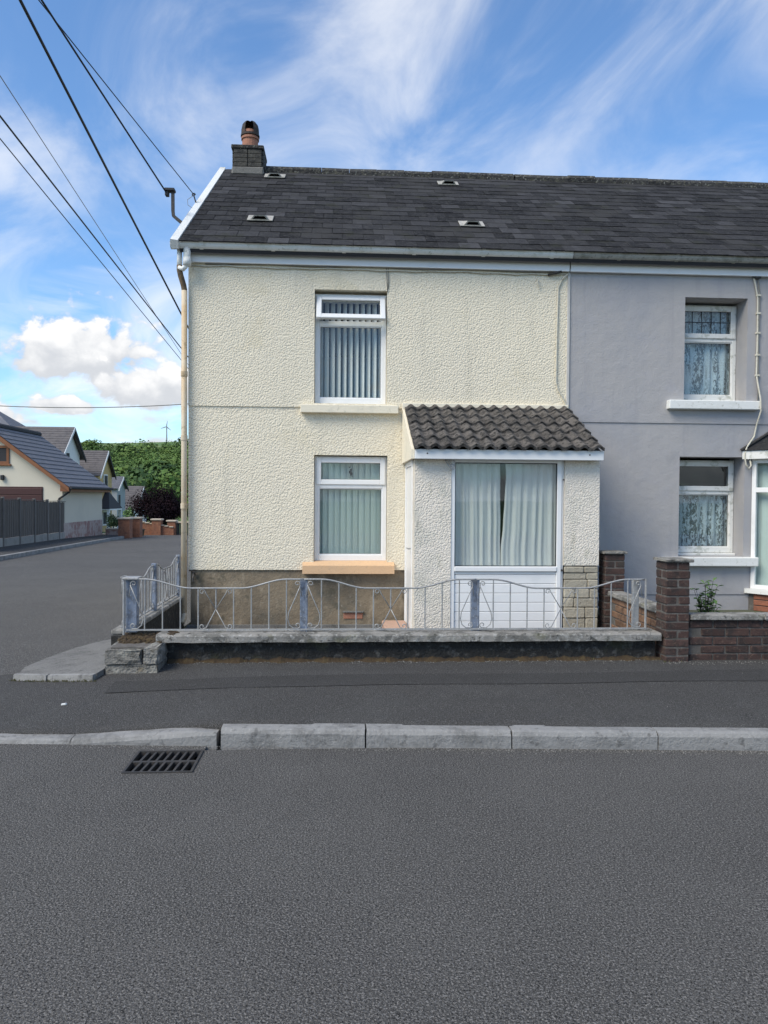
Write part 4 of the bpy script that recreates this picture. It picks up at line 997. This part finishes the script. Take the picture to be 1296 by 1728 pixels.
def grit():
    mb = MB(); k = 0
    def stone(x, y, z, r_):
        q = [(x+r_*rng.uniform(.6, 1.2), y, z), (x-r_*.6, y+r_*rng.uniform(.6, 1), z), (x-r_*.5, y-r_*rng.uniform(.6, 1), z), (x+rng.uniform(-.3, .3)*r_, y, z+r_*rng.uniform(.5, 1))]
        mb.add(q, [(0, 1, 3), (1, 2, 3), (2, 0, 3)])
    for i in range(1500):
        x = rng.uniform(-3, 4); stone(x, kerb_line(x)-abs(rng.gauss(0, .035))-.004, .001, rng.uniform(.002, .006))
    for i in range(900):
        x = rng.uniform(-1.45, 3.8); y = (6.395 if x < 2.8 else 6.29)-abs(rng.gauss(0, .05)); stone(x, y, pave_z(x, y)+.001, rng.uniform(.002, .007))
    for i in range(500):
        x, y = rng.uniform(-3, 3.5), rng.uniform(1.4, 6.2)
        if kerb_line(x) < y < kerb_line(x)+.14: continue
        stone(x, y, .001 if y < kerb_line(x) else pave_z(x, y)+.004, rng.uniform(.0015, .0045))
    return mb
stuff(tag(grit().obj('grit', 'gravel_board', fix=False), 'loose grit scattered along the gutter and foot of the wall', 'grit'))
pl = thing('weed_plant', 'ragged green weed growing behind the low brick wall', 'plant', (3.42, 6.72, .2))
mb = MB(); leafy(mb, (3.42, 6.72, .2), 34, .66, .12, .055, rng); mb.obj('foliage', ['leaf', 'bark'], pl, fix=False)
mb = MB()
for k in range(150):
    x = rng.uniform(-1.45, 3.0); y = 6.395-.02*rng.random()
    if x > 2.8: y = 6.28
    z = pave_z(x, y); 
    if math.sin(x*7)+math.sin(x*17+2) < .5: continue
    a = rng.uniform(-.8, .8); h_ = rng.uniform(.01, .03)
    mb.add([(x-.004, y, z), (x+.004, y, z), (x+a*h_, y-.01*rng.random(), z+h_)], [(0, 1, 2)])
for k in range(260):
    x = rng.uniform(-2.72, -1.9); y = lerp(6.30, 5.96, (x+2.7)/.8)-.03-rng.random()*.03 if k % 2 else rng.uniform(6.7, 8.2); 
    if k % 2 == 0: x = -2.03+rng.uniform(-.06, .02)
    z = pave_z(x, y)+(0 if k % 2 else .03); a = rng.uniform(-.8, .8); h_ = rng.uniform(.008, .025)
    mb.add([(x-.005, y, z), (x+.005, y, z), (x+a*h_, y-.01, z+h_)], [(0, 1, 2)])
stuff(tag(mb.obj('weed_tufts', 'dry_leaf', fix=False), 'thin moss and weed tufts along the foot of the front wall', 'weeds'))
mb = MB(); mb.cbox(-1.985, -1.95, 5.385, 5.41, pave_z(-1.97, 5.4), pave_z(-1.97, 5.4)+.012, .004, jit=.003)
tag(mb.obj('litter', 'white_paint'), 'scrap of pale litter lying on the pavement at left', 'litter')

# ================================================================== SERVICE BRACKET AND OVERHEAD WIRES
bk = thing('wire_bracket', 'cranked grey steel bracket carrying a wire above the gable verge', 'bracket', (-1.95, 9.45, 4.9))
MB().tube([(-1.79, 9.45, 4.80), (-1.944, 9.45, 4.934), (-2.054, 9.45, 5.02), (-2.10, 9.45, 5.06), (-2.106, 9.45, 5.12), (-2.108, 9.45, 5.37)], .026, 4).obj('arm', 'iron_dark', bk)
mb = MB(); mb.cbox(-2.205, -2.08, 9.40, 9.50, 5.355, 5.39, .006); mb.cbox(-2.20, -2.155, 9.415, 9.485, 5.30, 5.36, .006); mb.obj('wire_clamp', 'cable_black', bk)
hk = thing('wire_hook', 'small insulator hook on the verge with looping thin wires', 'hook', (-1.95, 10.1, 5.45))
mb = MB(); mb.tube([(-1.90, 10.1, 5.40), (-1.945, 10.1, 5.47), (-1.975, 10.1, 5.57)], .009, 5); mb.tube(spiral((-1.98, 10.1, 5.585), .024, 0, 7), .008, 5); mb.obj('hook', 'iron_dark', hk)
mb = MB(); mb.tube([(-1.99, 10.1, 5.57), (-2.06, 10.1, 5.52), (-2.055, 10.1, 5.45), (-1.97, 10.1, 5.39)], .0035, 5); mb.tube([(-1.97, 10.1, 5.39), (-2.04, 10.1, 5.36), (-2.09, 10.1, 5.28), (-2.09, 10.0, 5.18), (-2.05, 9.9, 5.10)], .0035, 5)
mb.tube([(-1.99, 10.1, 5.395), (-1.95, 10.1, 5.375)], .013, 6); mb.obj('wire_loop', 'cable_grey', hk)
def wire(label, A, B, r_, sag, t0=-.0, t1=1.0, m='cable_black', name='overhead_wire'):
    A, B = Vector(A), Vector(B); pts = []
    for i in range(25):
        t = i/24; p = A.lerp(B, t); p.z -= sag*4*t*(1-t); pts.append(p)
    return tag(MB().tube(pts, r_, 6).obj(name, m, smooth=True), label, 'wire', 'overhead wires')
wire('thickest black overhead wire, passing behind the gable edge', (-3.234, -10, 9.645), (-3.385, 20.3, 4.691), .0165, .05)
wire('middle black wire of the lower three overhead wires at left', (-4.707, -10, 8.386), (-3.183, 20.3, 4.126), .0105, .04)
wire('uppermost and faint of the lower three overhead wires at left', (-3.635, -10, 8.58), (-3.865, 20.3, 4.723), .005, .04, m='cable_grey')
wire('lowest thin wire of the lower three overhead wires at left', (-4.711, -10, 8.15), (-3.182, 20.3, 3.873), .0062, .04)
wire('black overhead wire ending at the cranked bracket', (-6.382, -10, 10.945), (-2.185, 9.45, 5.34), .0095, .04)
wire('thin overhead wire ending at the insulator hook on the verge', (-6.991, -10, 8.676), (-1.98, 10.1, 5.592), .0055, .03)
wire('faint distant wire sagging across the sky above the rooftops', (-27, 40, 7.0), (-6.5, 40, 6.6), .022, .62, m='cable_grey')
pole = thing('utility_pole', 'wooden utility pole behind the cream house', 'pole', (-3.4, 20.3, -.25))
MB().tube([(-3.4, 20.3, -.4), (-3.4, 20.3, 2.5), (-3.4, 20.3, 5.1)], [.13, .12, .1], 10).obj('shaft', 'fence_post', pole, smooth=True)
MB().cbox(-3.95, -2.95, 20.22, 20.3, 4.55, 4.68, .01).obj('cross_arm', 'fence_post', pole)
# ================================================================== ACROSS THE SIDE ROAD
# far pavement and its kerb
def far_kerb_x(Y): return -9.15-(Y-19.6)*.088
xs_ = [2, 8, 12, 16, 20, 24, 28, 32, 36, 39]
mb = MB()
for y in xs_:
    x = far_kerb_x(y) if y > 10 else -8.3-(10-y)*.7
    for xx, dz_ in ((x, .10), (x-.12, .11), (x-2.6, .16), (x-8, .16)): mb.v.append((xx, y, side_z(y)+dz_))
mb.f = [(i*4+k, i*4+4+k, i*4+5+k, i*4+1+k) for i in range(len(xs_)-1) for k in range(3)]; mb.mi = [0]*len(mb.f)
struct(mb.obj('far_pavement', 'pave_tar', fix=False))
fk = struct(MB().box(-9.2, -9.19, 18, 18.1, -.5, -.45).obj('far_kerb', 'kerb_con'))
y = 10.0
while y < 37.5:
    xa, xb = far_kerb_x(y+.01), far_kerb_x(y+.905); za, zb_ = side_z(y), side_z(y+.9); W = .14; mb = MB()
    mb.add([(xa+.012, y+.01, za-.1), (xb+.012, y+.905, zb_-.1), (xb-W, y+.905, zb_-.1), (xa-W, y+.01, za-.1), (xa, y+.01, za+.118), (xb, y+.905, zb_+.118), (xb-W, y+.905, zb_+.122), (xa-W, y+.01, za+.122)],
           [(0, 3, 2, 1), (4, 5, 6, 7), (0, 1, 5, 4), (1, 2, 6, 5), (2, 3, 7, 6), (3, 0, 4, 7)])
    mb.obj('kerb_stone', 'kerb_con', fk); y += .914
# fence
fn = thing('timber_fence', 'grey close-boarded fence with concrete gravel boards across the side road', 'fence', (-11.8, 29, -.4))
FA, FB = Vector((-11.05, 22.3, 0)), Vector((-12.25, 34.3, 0)); L = (FB-FA).length; ud = (FB-FA).normalized(); nd = Vector((ud.y, -ud.x, 0)); fa_ = math.atan2(ud.y, ud.x)
NP = 7; stp = L/NP
for i in range(NP+1):
    p = FA+ud*stp*i; z = side_z(p.y)+.15
    me = MB().cbox(-.05, .05, -.05, .05, -.2, 1.68, .008).data('post', 'fence_post'); link('post', me, fn, (p.x, p.y, z), (0, 0, fa_))
    MB().cbox(-.06, .06, -.06, .06, 1.68, 1.715, .01).data('x', 'fence_post')
    if i == NP: break
    q = FA+ud*stp*(i+.5); zq = side_z(q.y)+.15
    mb = MB(); nb = 14; w_ = (stp-.1)/nb
    for k in range(nb):
        x0 = -stp/2+.05+k*w_; mb.box(x0, x0+w_-.006, -.01-(.008 if k % 2 else 0), .01, .28, 1.58+random.uniform(-.012, .012))
    mb.box(-stp/2+.05, stp/2-.05, .01, .04, .5, .57); mb.box(-stp/2+.05, stp/2-.05, .01, .04, 1.2, 1.27); mb.box(-stp/2+.05, stp/2-.05, -.03, .03, 1.60, 1.625)
    link('fence_panel', mb.data('fence_panel', 'fence_wood'), fn, (q.x, q.y, zq), (0, 0, fa_))
    link('gravel_board', MB().cbox(-stp/2+.05, stp/2-.05, -.025, .025, -.1, .27, .006).data('gravel_board', 'gravel_board'), fn, (q.x, q.y, zq), (0, 0, fa_))

def stepped_roof(house, pts_lo, pts_hi, n_, m, name='roof', lift=.03):
    """tiled slope between an eaves edge (a,b) and a ridge edge (c,d) laid in stepped courses"""
    a, b = map(Vector, pts_lo); c_, d = map(Vector, pts_hi); mb = MB(); nrm = (b-a).cross(c_-a).normalized()
    if nrm.z < 0: nrm = -nrm
    for i in range(n_):
        t0, t1 = i/n_, min(1, (i+1.15)/n_)
        p = [a.lerp(c_, t0), b.lerp(d, t0), b.lerp(d, t1), a.lerp(c_, t1)]
        mb.add([p[0]+nrm*lift, p[1]+nrm*lift, p[2], p[3], p[0]-nrm*.03, p[1]-nrm*.03], [(0, 1, 2, 3), (0, 4, 5, 1)])
    mb.add([a-nrm*.02, b-nrm*.02, d-nrm*.02, c_-nrm*.02], [(0, 1, 2, 3)])
    return mb.obj(name, m, house, fix=False)

# garage with its gable to the road
GY0, GY1, GX, GXL, GR = 33.2, 38.6, -12.15, -18.6, -15.35; gz = -.55; ge, gr_ = 2.02, 4.62
gar = thing('garage', 'cream garage with brown barge boards and dark red door behind the fence', 'garage', (GR, 36, gz))
mb = MB(); mb.prism([(GXL, gz+.0), (GX, gz), (GX, ge+.05), (GR, gr_-.12), (GXL, ge+.05)], 'Y', GY0, GY1); mb.obj('wall', 'bg_cream', gar)
MB().box(GX-.3, GX+.012, GY0-.012, GY1+.01, gz-.05, .33).obj('plinth', 'bg_brickbase', gar)
stepped_roof(gar, [(GX+.38, GY0-.3, ge-.12), (GX+.38, GY1+.2, ge-.12)], [(GR, GY0-.3, gr_), (GR, GY1+.2, gr_)], 13, 'bg_tile')
stepped_roof(gar, [(GXL-.38, GY0-.3, ge-.12), (GXL-.38, GY1+.2, ge-.12)], [(GR, GY0-.3, gr_), (GR, GY1+.2, gr_)], 13, 'bg_tile')
MB().tube([(GR, GY0-.32, gr_+.03), (GR, GY1+.22, gr_+.03)], .13, 8).obj('ridge', 'slate_body', gar)
for sg, xe in ((1, GX+.40), (-1, GXL-.40)):
    mb = MB(); mb.prism([(xe, ge-.30), (xe, ge-.13), (GR, gr_-.01), (GR, gr_-.24)], 'Y', GY0-.36, GY0-.30); mb.obj('barge_board', 'verge_brown', gar)
mb = MB(); mb.prism([(GX+.40, ge-.30), (GX+.01, ge-.30), (GX+.01, ge-.02), (GX+.40, ge-.16)], 'Y', GY0-.29, GY1+.2); mb.obj('soffit', 'verge_brown', gar)
MB().tube([(GX+.46, GY0-.32, ge-.13), (GX+.46, GY1+.22, ge-.13)], .07, 8).obj('gutter', 'slate_body', gar)
MB().tube([(GX+.44, GY0-.25, ge-.15), (GX+.36, GY0-.2, ge-.32), (GX-.12, GY0-.06, ge-.62), (GX-.15, GY0-.05, ge-.75), (GX-.15, GY0-.05, gz)], .045, 8).obj('downpipe', 'cable_black', gar, smooth=True)
mb = MB(); mb.box(-17.3, -12.98, GY0-.03, GY0-.004, gz, 1.92)
gd = mb.obj('garage_door', 'garage_door', gar)
for k in range(8): MB().cbox(-17.28, -13.0, GY0-.05, GY0-.02, gz+.02+k*.3, gz+.30+k*.3, .012).obj('door_panel', 'garage_door', gd)
mb = MB(); frame_bars(mb, -15.6, -14.40, 2.90, 3.70, GY0-.05, GY0+.02, .11)
gw_ = mb.obj('window', 'verge_brown', gar); MB().box(-15.5, -14.5, GY0-.02, GY0-.01, 3.0, 3.6).obj('pane', 'slate_body', gw_)
MB().cbox(-15.65, -14.32, GY0-.1, GY0, 2.82, 2.90, .01).obj('sill', 'verge_brown', gw_)
MB().cbox(-14.75, -14.6, GY0-.13, GY0-.01, 2.2, 2.42, .02).obj('wall_lamp', 'cable_black', gar)

def gable_house(name, label, x0, x1, yc, hw, zb, ze, zr, wm, rm_, cat='house', over=.3, group=None):
    """ridge along X; gable face at x1 towards the road"""
    t = thing(name, label, cat, ((x0+x1)/2, yc, zb), group)
    mb = MB(); mb.prism([(yc-hw, zb), (yc+hw, zb), (yc+hw, ze), (yc, zr-.1), (yc-hw, ze)], 'X', x0, x1); mb.obj('wall', wm, t)
    k = (zr-ze)/hw
    for sg in (-1, 1):
        stepped_roof(t, [(x0-.2, yc+sg*(hw+over), ze-over*k+.05), (x1+over, yc+sg*(hw+over), ze-over*k+.05)], [(x0-.2, yc, zr+.02), (x1+over, yc, zr+.02)], 12, rm_, lift=.02)
        mb = MB(); mb.prism([(yc+sg*(hw+over), ze-over*k-.14), (yc+sg*(hw+over), ze-over*k+.05), (yc, zr), (yc, zr-.22)], 'X', x1+over-.02, x1+over+.04); mb.obj('barge_board', 'bg_white' if sg < 0 else 'slate_body', t)
    return t
hb = gable_house('white_house', 'house with brown-grey roof and white gable behind the garage', -26, -17.1, 48, 1.75, -.9, 4.15, 5.85, 'bg_white', 'bg_tile_brown')
mb = MB(); mb.box(-17.11, -17.08, 47.4, 47.9, 3.9, 4.2); mb.obj('window', 'slate_body', hb)
# hipped house far left
hh = thing('hipped_house', 'slate hipped roof of a house rising at the left edge behind the garage', 'house', (-32, 62, -1))
MB().box(-42, -23.9, 58, 66, -1.1, 5.3).obj('wall', 'bg_cream', hh)
mb = MB(); e_ = [(-42.4, 57.6), (-23.5, 57.6), (-23.5, 66.4), (-42.4, 66.4)]
mb.add([(x, y, 5.25) for x, y in e_]+[(-38, 62, 8.7), (-28.3, 62, 8.7)], [(0, 1, 5, 4), (1, 2, 5), (2, 3, 4, 5), (3, 0, 4), (3, 2, 1, 0)]); mb.obj('roof', 'bg_tile', hh)
# yellow house
hy = gable_house('yellow_house', 'ochre yellow gabled house with grey roof beyond the garage', -24, -16.15, 52, 1.45, -1.0, 3.05, 4.62, 'bg_yellow', 'bg_tile_brown', over=.22)
MB().box(-24, -16.15, 46.9+3.0, 50.6, -1.0, 2.2).obj('wall', 'bg_yellow', hy)
wf = MB(); wf.box(-16.16, -16.08, 51.55, 52.35, 1.9, 3.0); wf = wf.obj('window', 'bg_white', hy); MB().box(-16.09, -16.07, 51.63, 52.27, 1.98, 2.92).obj('pane', 'slate_body', wf)
MB().box(-16.16, -16.0, 51.5, 52.4, 1.78, 1.88).obj('sill', 'terracotta', wf)
mb = MB(); mb.add([(-16.2, 50.6, .65), (-15.45, 50.6, .65), (-15.45, 53.6, .65), (-16.2, 53.6, .65), (-15.9, 52, 1.85), (-16.2, 52, 1.85)], [(0, 1, 4, 5), (1, 2, 4), (2, 3, 5, 4), (0, 3, 2, 1)]); pr2 = mb.obj('porch_roof', 'slate_body', hy)
mb = MB(); mb.box(-15.65, -15.47, 50.7, 50.85, -1, .64); mb.box(-15.65, -15.47, 53.3, 53.45, -1, .64); mb.box(-16.15, -15.45, 50.65, 53.5, .56, .648); mb.obj('porch_post', 'bg_white', hy)
mb = MB(); mb.box(-16.16, -16.1, 51.3, 52.7, -.5, .5); wf = mb.obj('window', 'bg_white', hy); MB().box(-16.11, -16.08, 51.4, 52.6, -.4, .4).obj('pane', 'slate_body', wf)
# further houses down the lane
hc = gable_house('grey_house', 'small blue-grey house with slate roof beyond the yellow one', -22, -17.4, 60, 1.1, -1.1, 2.2, 3.05, 'bg_grey', 'bg_tile', over=.2)
mb = MB(); mb.box(-17.42, -17.36, 59.3, 59.7, .3, 1.6); mb.obj('window', 'slate_body', hc)
hd = gable_house('white_bungalow', 'low white gabled bungalow just left of the purple tree', -25, -18.0, 68, 2.2, -1.1, .5, 2.4, 'bg_white', 'bg_tile_brown', over=.3)
mb = MB(); mb.box(-18.02, -17.96, 67.4, 68.6, -.6, .4); mb.obj('window', 'slate_body', hd)

# brick gateposts and stepped brick wall at the end of the lane
def gate_pier(label, x, y, w_, zb, zt_, cap='bg_capstone'):
    t = thing('gate_pier', label, 'brick pier', (x, y, zb), 'orange brick piers at the end of the lane')
    MB().box(x-w_/2, x+w_/2, y-w_/2, y+w_/2, zb-.2, zt_).obj('shaft', 'bg_brick', t)
    mb = MB(); mb.cbox(x-w_/2-.06, x+w_/2+.06, y-w_/2-.06, y+w_/2+.06, zt_, zt_+.09, .02); mb.obj('cap', cap, t); return t
gate_pier('largest orange brick gate pier, standing left of the green bin', -10.75, 37.8, .55, -.65, .38)
gate_pier('orange brick gate pier half hidden behind the largest one', -10.62, 39.2, .55, -.7, .36)
gate_pier('middle brick pier with pale cap in the stepped wall', -10.45, 43.0, .5, -.75, .16)
gate_pier('brick pier at the right end of the stepped wall', -9.65, 43.2, .45, -.75, .08)
sw = thing('stepped_wall', 'orange brick garden wall stepping down in front of the purple tree', 'wall', (-10.8, 43, -.75))
for i, (x0, x1) in enumerate(zip(lin(-11.95, -9.5, 9), lin(-11.95, -9.5, 9)[1:])):
    zt_ = .12-.045*i
    MB().box(x0, x1, 42.9, 43.1, -.9, zt_).obj('wall_section', 'bg_brick', sw)
    MB().cbox(x0+.02, x1-.02, 42.85, 43.15, zt_, zt_+.06, .01).obj('coping', 'bg_capstone', sw)
gp = thing('garden_gate', 'dark gate at the right end of the stepped brick wall', 'gate', (-9.1, 43.2, -.75))
mb = MB(); frame_bars(mb, -9.4, -8.6, -.75, .0, 43.17, 43.22, .06); mb.obj('gate_frame', 'cable_black', gp)
for k in range(5): MB().box(-9.33+k*.135, -9.22+k*.135, 43.18, 43.21, -.7, -.06).obj('board', 'cable_black', gp)
MB().cbox(-9.45, -8.5, 43.1, 43.3, .0, .09, .01).obj('lintel', 'bg_capstone', gp)
bn = thing('wheelie_bin', 'small dark green bin beside the large brick gate pier', 'bin', (-10.95, 41.2, -.68))
mb = MB(); mb.add([(-11.15, 41.05, -.68), (-10.8, 41.05, -.68), (-10.8, 41.4, -.68), (-11.15, 41.4, -.68), (-11.2, 41.0, -.32), (-10.75, 41.0, -.32), (-10.75, 41.45, -.32), (-11.2, 41.45, -.32)], [(0, 3, 2, 1), (4, 5, 6, 7), (0, 1, 5, 4), (1, 2, 6, 5), (2, 3, 7, 6), (3, 0, 4, 7)]); mb.obj('body', 'bin_green', bn)
MB().cbox(-11.22, -10.73, 40.97, 41.48, -.32, -.27, .012).obj('lid', 'bin_green', bn)
lw_ = thing('low_wall', 'low reddish wall between the garage and the brick gate pier', 'wall', (-11.5, 39.0, -.7))
MB().box(-12.1, -11.1, 39.0, 39.2, -.8, -.2).obj('wall_body', 'bg_brickbase', lw_); MB().cbox(-12.1, -11.05, 38.95, 39.25, -.2, -.13, .01).obj('coping', 'bg_capstone', lw_)

# ---------- trees and shrubs
def crown(mb, c, rx, ry, rz, n_, leaf, rng, shell=.55, lobes=9, down=.25):
    L = []
    for k in range(lobes):
        a, b = rng.uniform(0, 6.283), rng.uniform(-.6, 1)
        q = math.sqrt(max(0, 1-b*b)); s_ = rng.uniform(.35, .62)
        L.append((Vector((math.cos(a)*q*rx*s_, math.sin(a)*q*ry*s_, b*rz*s_)), rng.uniform(.38, .6)))
    for k in range(n_):
        o_, s_ = rng.choice(L)
        d = Vector((rng.gauss(0, 1), rng.gauss(0, 1), rng.gauss(0, 1))).normalized(); t = lerp(shell, 1, rng.random()**.5)*rng.uniform(.85, 1.12)
        p = Vector(c)+o_+Vector((d.x*rx*s_*t, d.y*ry*s_*t, d.z*rz*s_*t))
        nn_ = (d+Vector((rng.uniform(-.7, .7), rng.uniform(-.7, .7), rng.uniform(-.2, .9)))).normalized(); a = nn_.orthogonal().normalized()
        a.rotate(Matrix.Rotation(rng.uniform(0, 6.28), 3, nn_)); b = nn_.cross(a); l = leaf*rng.uniform(.6, 1.3)
        mb.add([p-a*l*.5, p+b*l*.32, p+a*l*.5, p-b*l*.32], [(0, 1, 2, 3)])
rng = random.Random(11)
tr = thing('copper_beech', 'dark purple-leaved tree behind the stepped brick wall', 'tree', (-11.35, 46.5, -.8))
mb = MB(); mb.tube([(-11.35, 46.5, -.9), (-11.3, 46.5, -.2), (-11.4, 46.45, .7)], [.14, .11, .07], 8)
for k in range(7): a = k*.9; mb.tube([(-11.33, 46.5, -.3+.1*k), (-11.35+math.cos(a)*.5, 46.5+math.sin(a)*.5, .5+.1*k), (-11.35+math.cos(a)*1.0, 46.5+math.sin(a)*1.0, 1.1+.05*k)], [.05, .035, .015], 6)
mb.obj('trunk', 'bark', tr)
mb = MB(); crown(mb, (-11.35, 46.5, .62), 1.95, 1.6, 1.75, 15000, .11, rng, shell=.2, lobes=22)
mb.obj('crown', 'purple_leaf', tr, fix=False)
sh = thing('shrub', 'round dark green shrub in front of the yellow house', 'shrub', (-14.6, 48.5, -.85))
mb = MB(); crown(mb, (-14.55, 48.5, -.15), .55, .5, .7, 900, .12, rng, shell=.4, lobes=6); mb.obj('foliage', 'hedge_leaf', sh, fix=False)
MB().tube([(-14.55, 48.5, -1), (-14.55, 48.5, -.2)], .04, 6).obj('stem', 'bark', sh)
sh = thing('shrub', 'small yellow-green bush at the left foot of the purple tree', 'shrub', (-12.95, 46.2, -.85))
mb = MB(); crown(mb, (-12.95, 46.2, .0), .45, .45, .9, 700, .13, rng, shell=.4, lobes=6); mb.obj('foliage', 'leaf', sh, fix=False)
MB().tube([(-12.95, 46.2, -1), (-12.95, 46.2, -.2)], .03, 6).obj('stem', 'bark', sh)

# woodland on the hillside: crowns merge into one mass
def woodland():
    rng = random.Random(5); V = []; F = []; C = []
    def tree(x, y, r_, h_, tint, n_):
        zb = hill_z(x, y)
        lob = [(rng.uniform(-.5, .5)*r_, rng.uniform(-.5, .5)*r_, rng.uniform(.35, .85)*h_, rng.uniform(.5, .75)*r_) for _ in range(5)]
        for k in range(n_):
            l0 = lob[k % 5]; d = Vector((rng.gauss(0, 1), rng.gauss(0, 1)-.25, rng.gauss(0, 1)+.35)).normalized(); rr = l0[3]*rng.uniform(.75, 1.08)
            p = Vector((x+l0[0]+d.x*rr, y+l0[1]+d.y*rr, zb+l0[2]+d.z*rr*.9))
            nn_ = (d+Vector((rng.uniform(-.6, .6), rng.uniform(-.6, .6), rng.uniform(-.3, .6)))).normalized(); a = nn_.orthogonal().normalized(); b = nn_.cross(a)
            l = r_*rng.uniform(.05, .12); o = len(V)
            V.extend([p-a*l, p+b*l*.8, p+a*l, p-b*l*.8]); F.append((o, o+1, o+2, o+3))
            k2 = rng.uniform(.8, 1.2); C.append((tint[0]*k2, tint[1]*k2, tint[2]*k2, 1))
    tints = [(.055, .105, .03), (.08, .145, .035), (.045, .085, .032), (.10, .165, .04), (.065, .115, .04), (.035, .07, .028)]
    y = 92
    while y < 332:
        step = 3.6+y*.0125
        x = -.40*y-14
        while x < -.15*y+8:
            xx, yy = x+rng.uniform(-.5, .5)*step, y+rng.uniform(-.5, .5)*step
            big = rng.uniform(.75, 1.25)
            lightband = math.sin(xx*.05+yy*.04)+math.sin(xx*.11-yy*.02+2)
            tint = rng.choice(tints[1:4:2] if lightband > .55 else tints)
            if yy > 318 and rng.random() < .45: x += step; continue
            tree(xx, yy, step*.66*big, step*rng.uniform(.9, 1.3)*big*(.62 if yy > 270 else .85), tint, int(420 if yy > 180 else 800)); x += step
        y += step*.8
    me = bpy.data.meshes.new('woodland'); me.from_pydata(V, [], F); me.materials.append(MATS['forest'])
    at = me.color_attributes.new('tint', 'FLOAT_COLOR', 'CORNER')
    at.data.foreach_set('color', [c_ for q in C for _ in range(4) for c_ in q])
    o = link('woodland', me); stuff(tag(o, 'dense green woodland covering the hillside beyond the lane', 'woodland')); return len(F)
woodland()
# wind turbine on the skyline
tx, ty = -101.5, 440; tz = hill_z(tx, ty)
wt = thing('wind_turbine', 'tiny wind turbine standing on the hilltop skyline', 'wind turbine', (tx, ty, tz))
MB().tube([(tx, ty, tz-.5), (tx, ty, tz+9)], [.4, .26], 8).obj('tower', 'turbine', wt)
MB().cbox(tx-.25, tx+.25, ty-.6, ty+.5, tz+8.9, tz+9.4, .08).obj('nacelle', 'turbine', wt)
for k in range(3):
    a = R(80+120*k); MB().tube([(tx, ty-.7, tz+9.15), (tx+math.cos(a)*1.0, ty-.7, tz+9.15+math.sin(a)*1.0), (tx+math.cos(a)*3.4, ty-.7, tz+9.15+math.sin(a)*3.4)], [.2, .26, .1], 6).obj('blade', 'turbine', wt)
